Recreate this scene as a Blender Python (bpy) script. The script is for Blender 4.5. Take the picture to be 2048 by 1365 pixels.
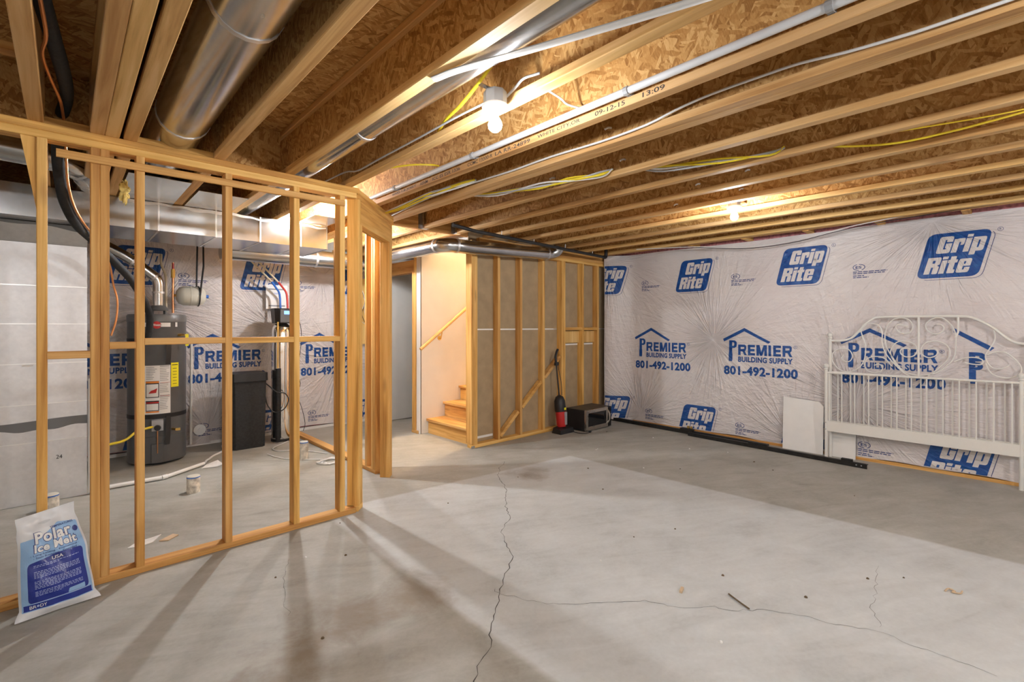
import bpy, bmesh, math, random
from mathutils import Vector, Matrix
PI = math.pi
for o in list(bpy.data.objects): bpy.data.objects.remove(o)
SC = bpy.context.scene
COL = SC.collection
RND = random.Random(11)

# ------------------------------------------------------------ camera, world, exposure
H = 2.353                     # underside of the joists
cam = bpy.data.cameras.new('camera'); camo = bpy.data.objects.new('camera', cam); COL.objects.link(camo)
cam.sensor_width = 36; cam.lens = 953 / 2048 * 36; cam.shift_y = -29.5 / 2048; cam.clip_start = .05
camo.location = (0, 0, 1.35)
camo.rotation_euler = (PI / 2, 0, -math.atan2(.684, .729))
SC.camera = camo
w = bpy.data.worlds.new('world'); SC.world = w; w.use_nodes = True
w.node_tree.nodes['Background'].inputs[0].default_value = (.8, .85, 1, 1)
w.node_tree.nodes['Background'].inputs[1].default_value = .05
SC.view_settings.view_transform = 'Standard'
SC.view_settings.look = 'None'
SC.view_settings.exposure = 1.22
SC.view_settings.gamma = 1
SC.view_settings.use_curve_mapping = False
BULB = 620.0                  # emission of the room's LED bulbs
BULB_COL = (.97, .98, 1.0)

# ------------------------------------------------------------ helpers
BASE = {}
def V(*a): return Vector(a)

class MB:
    def __init__(s): s.v = []; s.f = []
    def add(s, vs, fs):
        n = len(s.v); s.v += [Vector(p) for p in vs]; s.f += [tuple(i + n for i in f) for f in fs]; return s
    def box(s, x0, x1, y0, y1, z0, z1):
        return s.add([(x0,y0,z0),(x1,y0,z0),(x1,y1,z0),(x0,y1,z0),(x0,y0,z1),(x1,y0,z1),(x1,y1,z1),(x0,y1,z1)],
                     [(0,3,2,1),(4,5,6,7),(0,1,5,4),(1,2,6,5),(2,3,7,6),(3,0,4,7)])
    def obox(s, c, ax, ay, az, hx, hy, hz):
        c = Vector(c); ax = Vector(ax).normalized()*hx; ay = Vector(ay).normalized()*hy; az = Vector(az).normalized()*hz
        P = [c+i*ax+j*ay+k*az for k in (-1,1) for (i,j) in ((-1,-1),(1,-1),(1,1),(-1,1))]
        return s.add(P, [(0,3,2,1),(4,5,6,7),(0,1,5,4),(1,2,6,5),(2,3,7,6),(3,0,4,7)])
    def beam(s, p0, p1, side, w, d):
        """lumber from p0 to p1 (centre line); w along 'side', d along the third axis; eased edges"""
        p0 = Vector(p0); p1 = Vector(p1); t = (p1-p0).normalized(); a = Vector(side); a = (a - t*a.dot(t)).normalized(); b = t.cross(a)
        c = .0035; hw, hd = w/2, d/2
        prof = [(-hw+c,-hd),(hw-c,-hd),(hw,-hd+c),(hw,hd-c),(hw-c,hd),(-hw+c,hd),(-hw,hd-c),(-hw,-hd+c)]
        P = [p0+a*i+b*j for i,j in prof]+[p1+a*i+b*j for i,j in prof]
        F = [(i,(i+1)%8,8+(i+1)%8,8+i) for i in range(8)]+[tuple(range(7,-1,-1)),tuple(range(8,16))]
        return s.add(P, F)
    def tube(s, pts, r, n=8, caps=True, closed=False, squash=None):
        pts = [Vector(p) for p in pts]; m = len(pts)
        rs = r if isinstance(r, (list, tuple)) else [r]*m
        T = []
        for i in range(m):
            a = pts[i-1] if (i > 0 or closed) else pts[i]; b = pts[(i+1) % m] if (i < m-1 or closed) else pts[i]
            d = b-a; T.append(d.normalized() if d.length > 1e-9 else Vector((0,0,1)))
        up = Vector((0,0,1)) if abs(T[0].z) < .9 else Vector((1,0,0))
        N = (up - T[0]*up.dot(T[0])).normalized(); vs = []; prevT = T[0]
        for i in range(m):
            q = prevT.rotation_difference(T[i]); N = (q @ N); N = (N - T[i]*N.dot(T[i])).normalized(); prevT = T[i]
            B = T[i].cross(N)
            k = squash or 1
            for j in range(n):
                an = 2*PI*j/n; vs.append(pts[i]+(N*math.cos(an)+B*math.sin(an)*k)*rs[i])
        fs = []
        for i in range(m if closed else m-1):
            i2 = (i+1) % m
            for j in range(n): fs.append((i*n+j, i*n+(j+1)%n, i2*n+(j+1)%n, i2*n+j))
        if caps and not closed: fs += [tuple(range(n-1,-1,-1)), tuple(range((m-1)*n, m*n))]
        return s.add(vs, fs)
    def lathe(s, prof, o=(0,0,0), axis=(0,0,1), n=20):
        o = Vector(o); ax = Vector(axis).normalized(); up = Vector((1,0,0)) if abs(ax.x) < .9 else Vector((0,1,0))
        a = (up-ax*up.dot(ax)).normalized(); b = ax.cross(a); vs = []
        for r, h in prof:
            for j in range(n):
                an = 2*PI*j/n; vs.append(o+ax*h+(a*math.cos(an)+b*math.sin(an))*r)
        m = len(prof); fs = [(i*n+j, i*n+(j+1)%n, (i+1)*n+(j+1)%n, (i+1)*n+j) for i in range(m-1) for j in range(n)]
        fs += [tuple(range(n-1,-1,-1)), tuple(range((m-1)*n, m*n))]
        return s.add(vs, fs)
    def prism(s, poly, vec):
        n = len(poly); P = [Vector(p) for p in poly]; vec = Vector(vec)
        return s.add(P+[p+vec for p in P], [tuple(range(n-1,-1,-1)), tuple(range(n,2*n))]+[(i,(i+1)%n,n+(i+1)%n,n+i) for i in range(n)])
    def grid(s, fn, nu, nv):
        vs = [fn(i/nu, j/nv) for j in range(nv+1) for i in range(nu+1)]
        return s.add(vs, [(j*(nu+1)+i, j*(nu+1)+i+1, (j+1)*(nu+1)+i+1, (j+1)*(nu+1)+i) for j in range(nv) for i in range(nu)])
    def build(s, name, m, parent=None, smooth=False, base=None, fix=True):
        me = bpy.data.meshes.new(name)
        b = BASE[parent.name] if parent else (Vector(base) if base else Vector((0,0,0)))
        me.from_pydata([tuple(p-b) for p in s.v], [], s.f); me.update()
        if fix:
            bm = bmesh.new(); bm.from_mesh(me); bmesh.ops.recalc_face_normals(bm, faces=bm.faces); bm.to_mesh(me); bm.free()
        if smooth:
            me.polygons.foreach_set('use_smooth', [True]*len(me.polygons))
            me.set_sharp_from_angle(angle=math.radians(40))
        o = bpy.data.objects.new(name, me); COL.objects.link(o)
        if m: me.materials.append(M[m])
        if parent: o.parent = parent
        else: o.location = b
        BASE[o.name] = b
        return o

def empty(name, loc):
    o = bpy.data.objects.new(name, None); COL.objects.link(o); o.location = loc; o.empty_display_size = .05
    BASE[o.name] = Vector(loc); return o
def tag(o, label, cat, group=None):
    o['label'] = label; o['category'] = cat
    if group: o['group'] = group
    return o
def thing(name, label, cat, loc, group=None): return tag(empty(name, loc), label, cat, group)
def struct(o, label=None):
    o['kind'] = 'structure'
    if label: o['label'] = label
    return o
def curve(pts, k=6, closed=False):
    """Catmull-Rom through pts"""
    P = [Vector(p) for p in pts]; n = len(P); out = []
    for i in range(n if closed else n-1):
        p0 = P[(i-1) % n] if (closed or i > 0) else P[0]*2-P[1]
        p1 = P[i]; p2 = P[(i+1) % n]; p3 = P[(i+2) % n] if (closed or i+2 < n) else P[-1]*2-P[-2]
        for j in range(k):
            t = j/k; out.append(.5*((2*p1)+(p2-p0)*t+(2*p0-5*p1+4*p2-p3)*t*t+(3*p1-p0-3*p2+p3)*t**3))
    if not closed: out.append(P[-1])
    return out

# ------------------------------------------------------------ flat print (lettering) helpers
TX = {}
def text2d(s, bold=0.0, shear=0.0):
    key = (s, bold, shear)
    if key in TX: return TX[key]
    c = bpy.data.curves.new('t', 'FONT'); c.body = s; c.size = 1; c.offset = bold; c.shear = shear; c.fill_mode = 'FRONT'; c.resolution_u = 3
    if bold > .012: c.space_character = 1+bold*1.6
    o = bpy.data.objects.new('t', c); COL.objects.link(o)
    dg = bpy.context.evaluated_depsgraph_get(); dg.update()
    me = bpy.data.meshes.new_from_object(o.evaluated_get(dg))
    vs = [(v.co.x, v.co.y) for v in me.vertices]; fs = [tuple(p.vertices) for p in me.polygons]
    bpy.data.objects.remove(o); bpy.data.curves.remove(c); bpy.data.meshes.remove(me)
    x0 = min(v[0] for v in vs); x1 = max(v[0] for v in vs); y0 = min(v[1] for v in vs); y1 = max(v[1] for v in vs)
    r = ([((x-x0)/(x1-x0), (y-y0)/(y1-y0)) for x, y in vs], fs); TX[key] = r
    return r
class Print:
    """2-D shapes, cut on a grid, clipped and laid on a surface by a map (a,b)->point"""
    def __init__(s): s.v = []; s.f = []
    def add(s, vs, fs): n = len(s.v); s.v += vs; s.f += [tuple(i+n for i in f) for f in fs]; return s
    def text(s, t, a0, a1, b0, b1, bold=0.0, shear=0.0):
        vs, fs = text2d(t, bold, shear); return s.add([(a0+(a1-a0)*x, b0+(b1-b0)*y) for x, y in vs], fs)
    def block(s, t, a0, a1, b0, b1, th=.27, shear=0.0, ch=.05):
        """heavy block capitals and small letters made of bars"""
        h = th/2; G = {
        'G': (.76, [(.62,.66,.62,.87),(.62,.87,h,.87),(h,.87,h,.13),(h,.13,.62,.13),(.62,.13,.62,.45),(.62,.45,.46,.45)]),
        'r': (.50, [(h,h,h,.60),(h,.62,.38,.62)]), 'i': (.27, [(h,h,h,.60)]),
        'p': (.68, [(h,-.12,h,.62),(h,.62,.54,.62),(.54,.62,.54,.13),(.54,.13,h,.13)]),
        'R': (.74, [(h,h,h,1-h),(h,1-h,.50,1-h),(h,.46,.50,.46)]),
        't': (.46, [(h+.02,.13,h+.02,.80),(-.02,.64,.36,.64),(h+.02,.13,.34,.13)]),
        'e': (.66, [(h,.13,h,.62),(h,.62,.52,.62),(.52,.62,.52,.42),(.52,.375,h,.375),(h,.13,.52,.13)]),
        'E': (.62, [(h,h,h,1-h),(h,1-h,.52,1-h),(h,.5,.48,.5),(h,h,.52,h)]), 'I': (.26, [(h,h,h,1-h)]), 'M': (.90, [(h,h,h,1-h),(.80,h,.80,1-h)])}
        vs = []; fs = []; x = 0
        def bar(x0,y0,x1,y1):
            l, r_, b_, t_ = min(x0,x1)-h, max(x0,x1)+h, min(y0,y1)-h, max(y0,y1)+h; n = len(vs); c = ch
            for p in ((l+c,b_),(r_-c,b_),(r_,b_+c),(r_,t_-c),(r_-c,t_),(l+c,t_),(l,t_-c),(l,b_+c)): vs.append((x+p[0], p[1]))
            fs.append(tuple(range(n,n+8)))
        for g in t:
            wdt, bars = G[g]
            for q in bars: bar(*q)
            if g == 'i': n = len(vs); vs.extend([(x,.84),(x+th,.84),(x+th,1.0),(x,1.0)]); fs.append((n,n+1,n+2,n+3))
            if g == 'R':
                n = len(vs); vs.extend([(x+.40,1),(x+.58,1),(x+.68,.94),(x+.73,.84),(x+.73,.62),(x+.68,.47),(x+.56,.37),(x+.40,.37),(x+.40,.37+th),(x+.50,.37+th),(x+.55,.62),(x+.55,.76),(x+.50,1-th),(x+.40,1-th)]); fs += [(n,n+1,n+12,n+13),(n+1,n+2,n+3,n+11,n+12),(n+3,n+4,n+10,n+11),(n+4,n+5,n+6,n+9,n+10),(n+6,n+7,n+8,n+9)]
                n = len(vs); vs.extend([(x+.36,.42),(x+.58,.42),(x+.78,0),(x+.56,0)]); fs.append((n,n+1,n+2,n+3))
            if g == 'M':
                n = len(vs); vs.extend([(x+h*.6,1),(x+th*1.25,1),(x+.40+h*.9,.0),(x+.40-h*.9,.0),(x+.80+h*.4,1),(x+.80-th*.75,1)]); fs += [(n,n+3,n+2,n+1),(n+5,n+3,n+2,n+4)]
            x += wdt+(.09 if th > .24 else .14)
        vs = [(p[0]+shear*p[1], p[1]) for p in vs]
        x0 = min(v[0] for v in vs); x1 = max(v[0] for v in vs); y0 = min(v[1] for v in vs); y1 = max(v[1] for v in vs)
        return s.add([(a0+(a1-a0)*(p[0]-x0)/(x1-x0), b0+(b1-b0)*(p[1]-y0)/(y1-y0)) for p in vs], fs)
    def poly(s, pts): return s.add(list(pts), [tuple(range(len(pts)))])
    def rect(s, a0, a1, b0, b1): return s.poly([(a0,b0),(a1,b0),(a1,b1),(a0,b1)])
    def ribbon(s, pts, wd):
        n = len(pts); L = []; Rr = []
        for i in range(n):
            p = pts[max(i-1,0)]; q = pts[min(i+1,n-1)]; dx, dy = q[0]-p[0], q[1]-p[1]; l = math.hypot(dx,dy) or 1
            L.append((pts[i][0]-dy/l*wd/2, pts[i][1]+dx/l*wd/2)); Rr.append((pts[i][0]+dy/l*wd/2, pts[i][1]-dx/l*wd/2))
        return s.add(L+Rr, [(i, i+1, n+i+1, n+i) for i in range(n-1)])
    def build(s, name, m, fn, parent, cut=.06, clip=None):
        bm = bmesh.new(); vv = [bm.verts.new((x,y,0)) for x,y in s.v]
        for f in s.f:
            try: bm.faces.new([vv[i] for i in f])
            except ValueError: pass
        def bis(co, no, clear=False):
            g = bm.verts[:]+bm.edges[:]+bm.faces[:]
            if g: bmesh.ops.bisect_plane(bm, geom=g, plane_co=co, plane_no=no, clear_outer=clear)
        if clip:
            a0,a1,b0,b1 = clip
            bis((a0,0,0),(-1,0,0),True); bis((a1,0,0),(1,0,0),True); bis((0,b0,0),(0,-1,0),True); bis((0,b1,0),(0,1,0),True)
        if not bm.verts: bm.free(); return None
        xs = [v.co.x for v in bm.verts]; ys = [v.co.y for v in bm.verts]
        if cut:
            k = math.floor(min(xs)/cut)+1
            while k*cut < max(xs): bis((k*cut,0,0),(1,0,0)); k += 1
            k = math.floor(min(ys)/cut)+1
            while k*cut < max(ys): bis((0,k*cut,0),(0,1,0)); k += 1
        bm.verts.ensure_lookup_table()
        b = BASE[parent.name]
        for v in bm.verts: v.co = Vector(fn(v.co.x, v.co.y))-b
        me = bpy.data.meshes.new(name); bm.to_mesh(me); bm.free()
        me.materials.append(M[m]); o = bpy.data.objects.new(name, me); COL.objects.link(o); o.parent = parent; BASE[o.name] = b
        return o

# ------------------------------------------------------------ materials
M = {}
def newmat(name, col=(.8,.8,.8), rough=.5, metal=0.0, spec=.5):
    m = bpy.data.materials.new(name); m.use_nodes = True; nt = m.node_tree; b = nt.nodes['Principled BSDF']
    b.inputs['Base Color'].default_value = (*col, 1); b.inputs['Roughness'].default_value = rough; b.inputs['Metallic'].default_value = metal
    b.inputs['Specular IOR Level'].default_value = spec
    M[name] = m; return m, nt, b
def N(nt, t, **kw):
    n = nt.nodes.new(t)
    for k, v in kw.items(): setattr(n, k, v)
    return n
def L(nt, a, b): nt.links.new(a, b)
def math_(nt, op, a, b=None, c=None):
    n = N(nt, 'ShaderNodeMath', operation=op)
    for i, x in enumerate((a, b, c)):
        if x is None: continue
        if isinstance(x, (int, float)): n.inputs[i].default_value = x
        else: L(nt, x, n.inputs[i])
    return n.outputs[0]
def ramp(nt, fac, stops):
    r = N(nt, 'ShaderNodeValToRGB'); el = r.color_ramp.elements
    while len(el) < len(stops): el.new(.5)
    for e, (p, c) in zip(el, stops): e.position = p; e.color = (*c, 1)
    L(nt, fac, r.inputs[0]); return r.outputs[0]
def mixc(nt, fac, a, b, mode='MIX'):
    n = N(nt, 'ShaderNodeMix', data_type='RGBA', blend_type=mode)
    for i, x in ((0, fac), (6, a), (7, b)):
        if isinstance(x, (int, float)): n.inputs[i].default_value = x
        elif isinstance(x, tuple): n.inputs[i].default_value = (*x, 1)
        else: L(nt, x, n.inputs[i])
    return n.outputs[2]
def objcoord(nt, scale, rnd=True, rot=(0,0,0)):
    tc = N(nt, 'ShaderNodeTexCoord'); vec = tc.outputs['Object']
    if rnd:
        oi = N(nt, 'ShaderNodeObjectInfo'); cmb = N(nt, 'ShaderNodeCombineXYZ')
        for i, k in enumerate((17.0, 29.0, 11.0)): L(nt, math_(nt, 'MULTIPLY', oi.outputs['Random'], k), cmb.inputs[i])
        ad = N(nt, 'ShaderNodeVectorMath', operation='ADD'); L(nt, vec, ad.inputs[0]); L(nt, cmb.outputs[0], ad.inputs[1]); vec = ad.outputs[0]
    if any(rot):
        mr = N(nt, 'ShaderNodeMapping'); mr.inputs['Rotation'].default_value = rot; L(nt, vec, mr.inputs['Vector']); vec = mr.outputs[0]
    mp = N(nt, 'ShaderNodeMapping'); mp.inputs['Scale'].default_value = scale; L(nt, vec, mp.inputs['Vector']); return mp.outputs[0]
def noise(nt, vec, scale=1, detail=4, rough=.55, dist=0):
    n = N(nt, 'ShaderNodeTexNoise'); n.inputs['Scale'].default_value = scale; n.inputs['Detail'].default_value = detail
    n.inputs['Roughness'].default_value = rough; n.inputs['Distortion'].default_value = dist; L(nt, vec, n.inputs['Vector']); return n.outputs[0]
def bump(nt, h, b, strength=.2, dist=.01):
    n = N(nt, 'ShaderNodeBump'); n.inputs['Strength'].default_value = strength; n.inputs['Distance'].default_value = dist
    L(nt, h, n.inputs['Height']); L(nt, n.outputs[0], b.inputs['Normal']); return n

def wood(name, axis, light=(.80,.485,.17), mid=(.67,.36,.10), dark=(.45,.205,.05), rot=(0,0,0)):
    m, nt, b = newmat(name, rough=.62, spec=.3)
    s1 = [26.0]*3; s1[axis] = 1.1; s2 = [7.0]*3; s2[axis] = .5; s3 = [9.0]*3; s3[axis] = 2.3
    g = noise(nt, objcoord(nt, s1, rot=rot), 1, 5, .6, .5)
    g2 = noise(nt, objcoord(nt, s2, rot=rot), 1, 2, .5, .8)
    f = math_(nt, 'ADD', math_(nt, 'MULTIPLY', g, .55), math_(nt, 'MULTIPLY', g2, .45))
    c = ramp(nt, f, [(.37, dark), (.475, mid), (.58, light)])
    vo = N(nt, 'ShaderNodeTexVoronoi'); vo.inputs['Scale'].default_value = 1; L(nt, objcoord(nt, s3, rot=rot), vo.inputs['Vector'])
    sp = N(nt, 'ShaderNodeSeparateColor'); L(nt, vo.outputs['Color'], sp.inputs[0])
    k = math_(nt, 'MULTIPLY', math_(nt, 'LESS_THAN', sp.outputs[0], .2), ramp(nt, vo.outputs['Distance'], [(.05, (1,1,1)), (.24, (0,0,0))]))
    c = mixc(nt, math_(nt, 'MULTIPLY', k, .7), c, (.25,.10,.03))
    oi = N(nt, 'ShaderNodeObjectInfo'); hs = N(nt, 'ShaderNodeHueSaturation')
    L(nt, math_(nt, 'MULTIPLY_ADD', oi.outputs['Random'], .28, .86), hs.inputs['Value']); L(nt, c, hs.inputs['Color'])
    L(nt, math_(nt, 'MULTIPLY_ADD', oi.outputs['Random'], .012, .494), hs.inputs['Hue'])
    L(nt, hs.outputs[0], b.inputs['Base Color']); bump(nt, g, b, .12, .004)
wood('wood_x', 0); wood('wood_y', 1); wood('wood_z', 2)
wood('wood_d', 0, rot=(0,0,-PI/4))
wood('flange', 1, (.78,.515,.235), (.66,.395,.15), (.47,.25,.08))
wood('plywood', 2, (.80,.55,.24), (.72,.45,.16), (.60,.34,.10))

def osb(name, along, across, thin):
    m, nt, b = newmat(name, rough=.7, spec=.3)
    def layer(seed, ang):
        s = [6.0]*3; s[along] = 15.0; s[across] = 70.0; s[thin] = 3.0
        rot = [0,0,0]; rot[thin] = ang
        tc = objcoord(nt, (1,1,1), rot=rot)
        nz = N(nt, 'ShaderNodeTexNoise'); nz.inputs['Scale'].default_value = 9; nz.inputs['Detail'].default_value = 2; L(nt, tc, nz.inputs['Vector'])
        mx = N(nt, 'ShaderNodeVectorMath', operation='MULTIPLY_ADD'); L(nt, nz.outputs['Color'], mx.inputs[0]); mx.inputs[1].default_value = (.045,)*3
        ad = N(nt, 'ShaderNodeVectorMath', operation='ADD'); L(nt, tc, ad.inputs[0]); ad.inputs[1].default_value = (seed, seed*.7, seed*1.3); L(nt, ad.outputs[0], mx.inputs[2])
        mp = N(nt, 'ShaderNodeMapping'); mp.inputs['Scale'].default_value = s; L(nt, mx.outputs[0], mp.inputs[0])
        vo = N(nt, 'ShaderNodeTexVoronoi'); vo.inputs['Scale'].default_value = 1; L(nt, mp.outputs[0], vo.inputs['Vector'])
        sp = N(nt, 'ShaderNodeSeparateColor'); L(nt, vo.outputs['Color'], sp.inputs[0]); return sp.outputs[0], sp.outputs[1], mp.outputs[0]
    a, a2, va = layer(0, .3); c, c2, vc = layer(3.7, -.55); d, d2, vd = layer(8.1, 1.2)
    f = math_(nt, 'ADD', math_(nt, 'MULTIPLY', a, .55), math_(nt, 'MULTIPLY', a2, .0))
    m1 = math_(nt, 'GREATER_THAN', c2, .55); m2 = math_(nt, 'GREATER_THAN', d2, .72)
    def lerp(x, y, t): return math_(nt, 'ADD', math_(nt, 'MULTIPLY', x, math_(nt, 'SUBTRACT', 1.0, t)), math_(nt, 'MULTIPLY', y, t))
    v = lerp(lerp(a, c, m1), d, m2)
    g = noise(nt, va, 2.2, 3, .6)
    g0 = noise(nt, objcoord(nt, (1,1,1)), 5, 4, .6)
    v = math_(nt, 'ADD', math_(nt, 'MULTIPLY', v, .36), math_(nt, 'ADD', math_(nt, 'MULTIPLY', g, .34), math_(nt, 'MULTIPLY', g0, .30)))
    col = ramp(nt, v, [(.26,(.27,.12,.03)),(.42,(.45,.235,.07)),(.56,(.57,.33,.115)),(.74,(.72,.47,.20))])
    L(nt, col, b.inputs['Base Color']); bump(nt, v, b, .25, .004)
osb('osb_web', 2, 1, 0); osb('osb_deck', 0, 1, 2); osb('osb_end', 2, 0, 1)

def concrete(name):
    m, nt, b = newmat(name, rough=.55, spec=.35)
    v = objcoord(nt, (1,1,1), rnd=False)
    a = noise(nt, v, .55, 4, .6, .5); c = noise(nt, v, 3.2, 6, .65, .4); d = noise(nt, v, 45, 3, .6)
    sw = noise(nt, objcoord(nt, (1.2,4.5,1), rnd=False, rot=(0,0,.5)), 1.6, 5, .6, 1.2)
    f = math_(nt, 'ADD', math_(nt, 'ADD', math_(nt, 'MULTIPLY', a, .30), math_(nt, 'MULTIPLY', c, .32)), math_(nt, 'ADD', math_(nt, 'MULTIPLY', sw, .26), math_(nt, 'MULTIPLY', d, .12)))
    col = ramp(nt, f, [(.34,(.25,.242,.208)),(.47,(.365,.358,.32)),(.60,(.46,.457,.425))])
    # cleaner, paler rectangle of slab where sheets or mats lay for a long time
    geo = N(nt, 'ShaderNodeNewGeometry'); sx = N(nt, 'ShaderNodeSeparateXYZ'); L(nt, geo.outputs['Position'], sx.inputs[0]); X_, Y_ = sx.outputs[0], sx.outputs[1]
    jit = math_(nt, 'MULTIPLY', math_(nt, 'SUBTRACT', c, .5), .02)
    def side(e): 
        return ramp(nt, math_(nt, 'MULTIPLY_ADD', math_(nt, 'ADD', e, jit), 14.0, .5), [(.25,(0,0,0)),(.75,(1,1,1))])
    eR = math_(nt, 'SUBTRACT', math_(nt, 'MULTIPLY_ADD', Y_, -.037, 3.957), X_); eL = math_(nt, 'SUBTRACT', X_, 1.357); eF = math_(nt, 'SUBTRACT', math_(nt, 'MULTIPLY_ADD', X_, -.104, 3.607), Y_)
    pm = math_(nt, 'MULTIPLY', math_(nt, 'MULTIPLY', side(eR), side(eL)), side(eF))
    col2 = ramp(nt, f, [(.34,(.385,.402,.395)),(.47,(.515,.537,.535)),(.60,(.605,.632,.635))])
    col = mixc(nt, pm, col, col2)
    # old damp stains with ragged outlines near the partition
    for (x, y, r) in ((.95,2.15,.30),(.72,2.0,.22),(1.25,2.1,.25),(.45,1.75,.3),(3.1,3.1,.22)):
        dm = N(nt, 'ShaderNodeVectorMath', operation='DISTANCE'); L(nt, geo.outputs['Position'], dm.inputs[0]); dm.inputs[1].default_value = (x,y,0)
        k = math_(nt, 'ADD', math_(nt, 'DIVIDE', dm.outputs['Value'], r), math_(nt, 'MULTIPLY', math_(nt, 'SUBTRACT', c, .5), 2.4))
        col = mixc(nt, math_(nt, 'MULTIPLY', ramp(nt, k, [(.1,(1,1,1)),(1.1,(0,0,0))]), .7), col, (.22,.17,.12))
    L(nt, col, b.inputs['Base Color']); L(nt, math_(nt, 'MULTIPLY_ADD', c, .3, .40), b.inputs['Roughness']); bump(nt, math_(nt, 'ADD', c, math_(nt, 'MULTIPLY', d, .4)), b, .12, .006)
concrete('concrete')

PINS = {'r': (1, [(2.60,1.18),(3.62,.12),(1.70,.06),(4.05,2.30),(.55,2.32),(1.15,.55)]), 'f': (0, [(1.92,1.30),(.75,1.55),(2.75,.9),(1.2,.15),(2.5,2.0)])}
def wrinkles(nt, b, side, strength):
    ax, pins = PINS[side]
    geo = N(nt, 'ShaderNodeNewGeometry'); sep = N(nt, 'ShaderNodeSeparateXYZ'); L(nt, geo.outputs['Position'], sep.inputs[0])
    A = sep.outputs[ax]; Z = sep.outputs[2]; tot = None
    for i, (pa, pz) in enumerate(pins):
        da = math_(nt, 'SUBTRACT', A, pa); dz = math_(nt, 'SUBTRACT', Z, pz)
        th = math_(nt, 'ARCTAN2', dz, da); r = math_(nt, 'SQRT', math_(nt, 'ADD', math_(nt, 'MULTIPLY', da, da), math_(nt, 'MULTIPLY', dz, dz)))
        cb = N(nt, 'ShaderNodeCombineXYZ'); L(nt, math_(nt, 'MULTIPLY', th, 5.5), cb.inputs[0]); L(nt, math_(nt, 'MULTIPLY', r, 1.0), cb.inputs[1]); cb.inputs[2].default_value = i*7.3
        n = noise(nt, cb.outputs[0], 1.5, 3, .6, .3)
        rid = math_(nt, 'ABSOLUTE', math_(nt, 'SUBTRACT', n, .5))
        fall = math_(nt, 'MULTIPLY', math_(nt, 'POWER', 2.718, math_(nt, 'MULTIPLY', r, -1.15)), math_(nt, 'MINIMUM', math_(nt, 'MULTIPLY', r, 5.0), 1.0))
        h = math_(nt, 'MULTIPLY', rid, fall); tot = h if tot is None else math_(nt, 'ADD', tot, h)
    cb = N(nt, 'ShaderNodeCombineXYZ'); L(nt, math_(nt, 'MULTIPLY', A, 2.5), cb.inputs[0]); L(nt, math_(nt, 'MULTIPLY', Z, 5.0), cb.inputs[1])
    n = noise(nt, cb.outputs[0], 2.5, 5, .6, 1.5)
    tot = math_(nt, 'ADD', tot, math_(nt, 'MULTIPLY', n, .16))
    bump(nt, tot, b, strength, .10); return tot
for sd in 'rf':
    m, nt, b = newmat('poly_'+sd, (.72,.68,.67), .34, spec=.5)
    t = wrinkles(nt, b, sd, .85)
    cc = noise(nt, objcoord(nt, (1,1,1), rnd=False), 1.6, 3)
    L(nt, ramp(nt, cc, [(.35,(.69,.635,.635)),(.65,(.73,.69,.685))]), b.inputs['Base Color'])
    m, nt, b = newmat('ink_'+sd, (.012,.115,.42), .36, spec=.5); wrinkles(nt, b, sd, .85)
    cc = noise(nt, objcoord(nt, (1,1,1), rnd=False), 22, 3)
    L(nt, ramp(nt, cc, [(.38,(.004,.058,.27)),(.72,(.012,.105,.36))]), b.inputs['Base Color'])
    m, nt, b = newmat('inkd_'+sd, (.03,.06,.22), .45); wrinkles(nt, b, sd, .85)
    m, nt, b = newmat('inkw_'+sd, (.725,.685,.675), .42, spec=.4); wrinkles(nt, b, sd, .85)

def galv(name, col, r0, r1, bs=.02):
    m, nt, b = newmat(name, col, .3, 1.0)
    v = objcoord(nt, (1,1,1)); n1 = noise(nt, v, 2.5, 3, .55, .6); n2 = noise(nt, v, 30, 2)
    L(nt, math_(nt, 'MULTIPLY_ADD', n1, r1-r0, r0), b.inputs['Roughness'])
    c2 = tuple(x*.82 for x in col); L(nt, ramp(nt, math_(nt, 'ADD', math_(nt, 'MULTIPLY', n1, .7), math_(nt, 'MULTIPLY', n2, .3)), [(.35, c2), (.65, col)]), b.inputs['Base Color'])
    bump(nt, n1, b, bs*4, .02)
galv('galv', (.60,.61,.62), .14, .32, .008); galv('galv_flat', (.80,.80,.81), .40, .52, .010); galv('steel_polished', (.86,.85,.83), .05, .12, .004)
galv('stainless', (.66,.63,.58), .22, .36, .002)
newmat('mastic', (.17,.175,.18), .75); newmat('duct_seam', (.86,.86,.85), .35, 1.0)
def plain(name, col, rough=.5, metal=0, spec=.5, nscale=12, var=.1, bs=.05):
    m, nt, b = newmat(name, col, rough, metal, spec); n = noise(nt, objcoord(nt, (1,1,1)), nscale, 4)
    L(nt, ramp(nt, n, [(.3, tuple(max(0, x*(1-var)) for x in col)), (.7, tuple(min(1, x*(1+var)) for x in col))]), b.inputs['Base Color'])
    if bs: bump(nt, n, b, bs, .005)
plain('drywall', (.80,.77,.73), .85, nscale=3, var=.04); plain('drywall_grey', (.66,.67,.66), .85, nscale=3, var=.05)
plain('drywall_back', (.40,.295,.175), .9, nscale=9, var=.10); plain('mud', (.86,.84,.80), .85, var=.03)
plain('white_enamel', (.80,.79,.75), .35, var=.02, bs=0); plain('white_board', (.84,.83,.81), .4, var=.02, bs=0)
plain('pvc', (.80,.79,.76), .35, var=.04); plain('pvc_grey', (.62,.64,.66), .4, var=.04)
plain('pvc_dirty', (.66,.62,.54), .6, nscale=25, var=.45); plain('clip_grey', (.33,.34,.35), .5)
plain('black_plastic', (.016,.016,.018), .45, var=.2); plain('black_foam', (.022,.023,.025), .8, var=.3, nscale=40, bs=.2)
plain('black_iron', (.03,.03,.032), .45, .3, var=.3); plain('angle_iron', (.020,.019,.018), .5, .4, nscale=20, var=.4)
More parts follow.
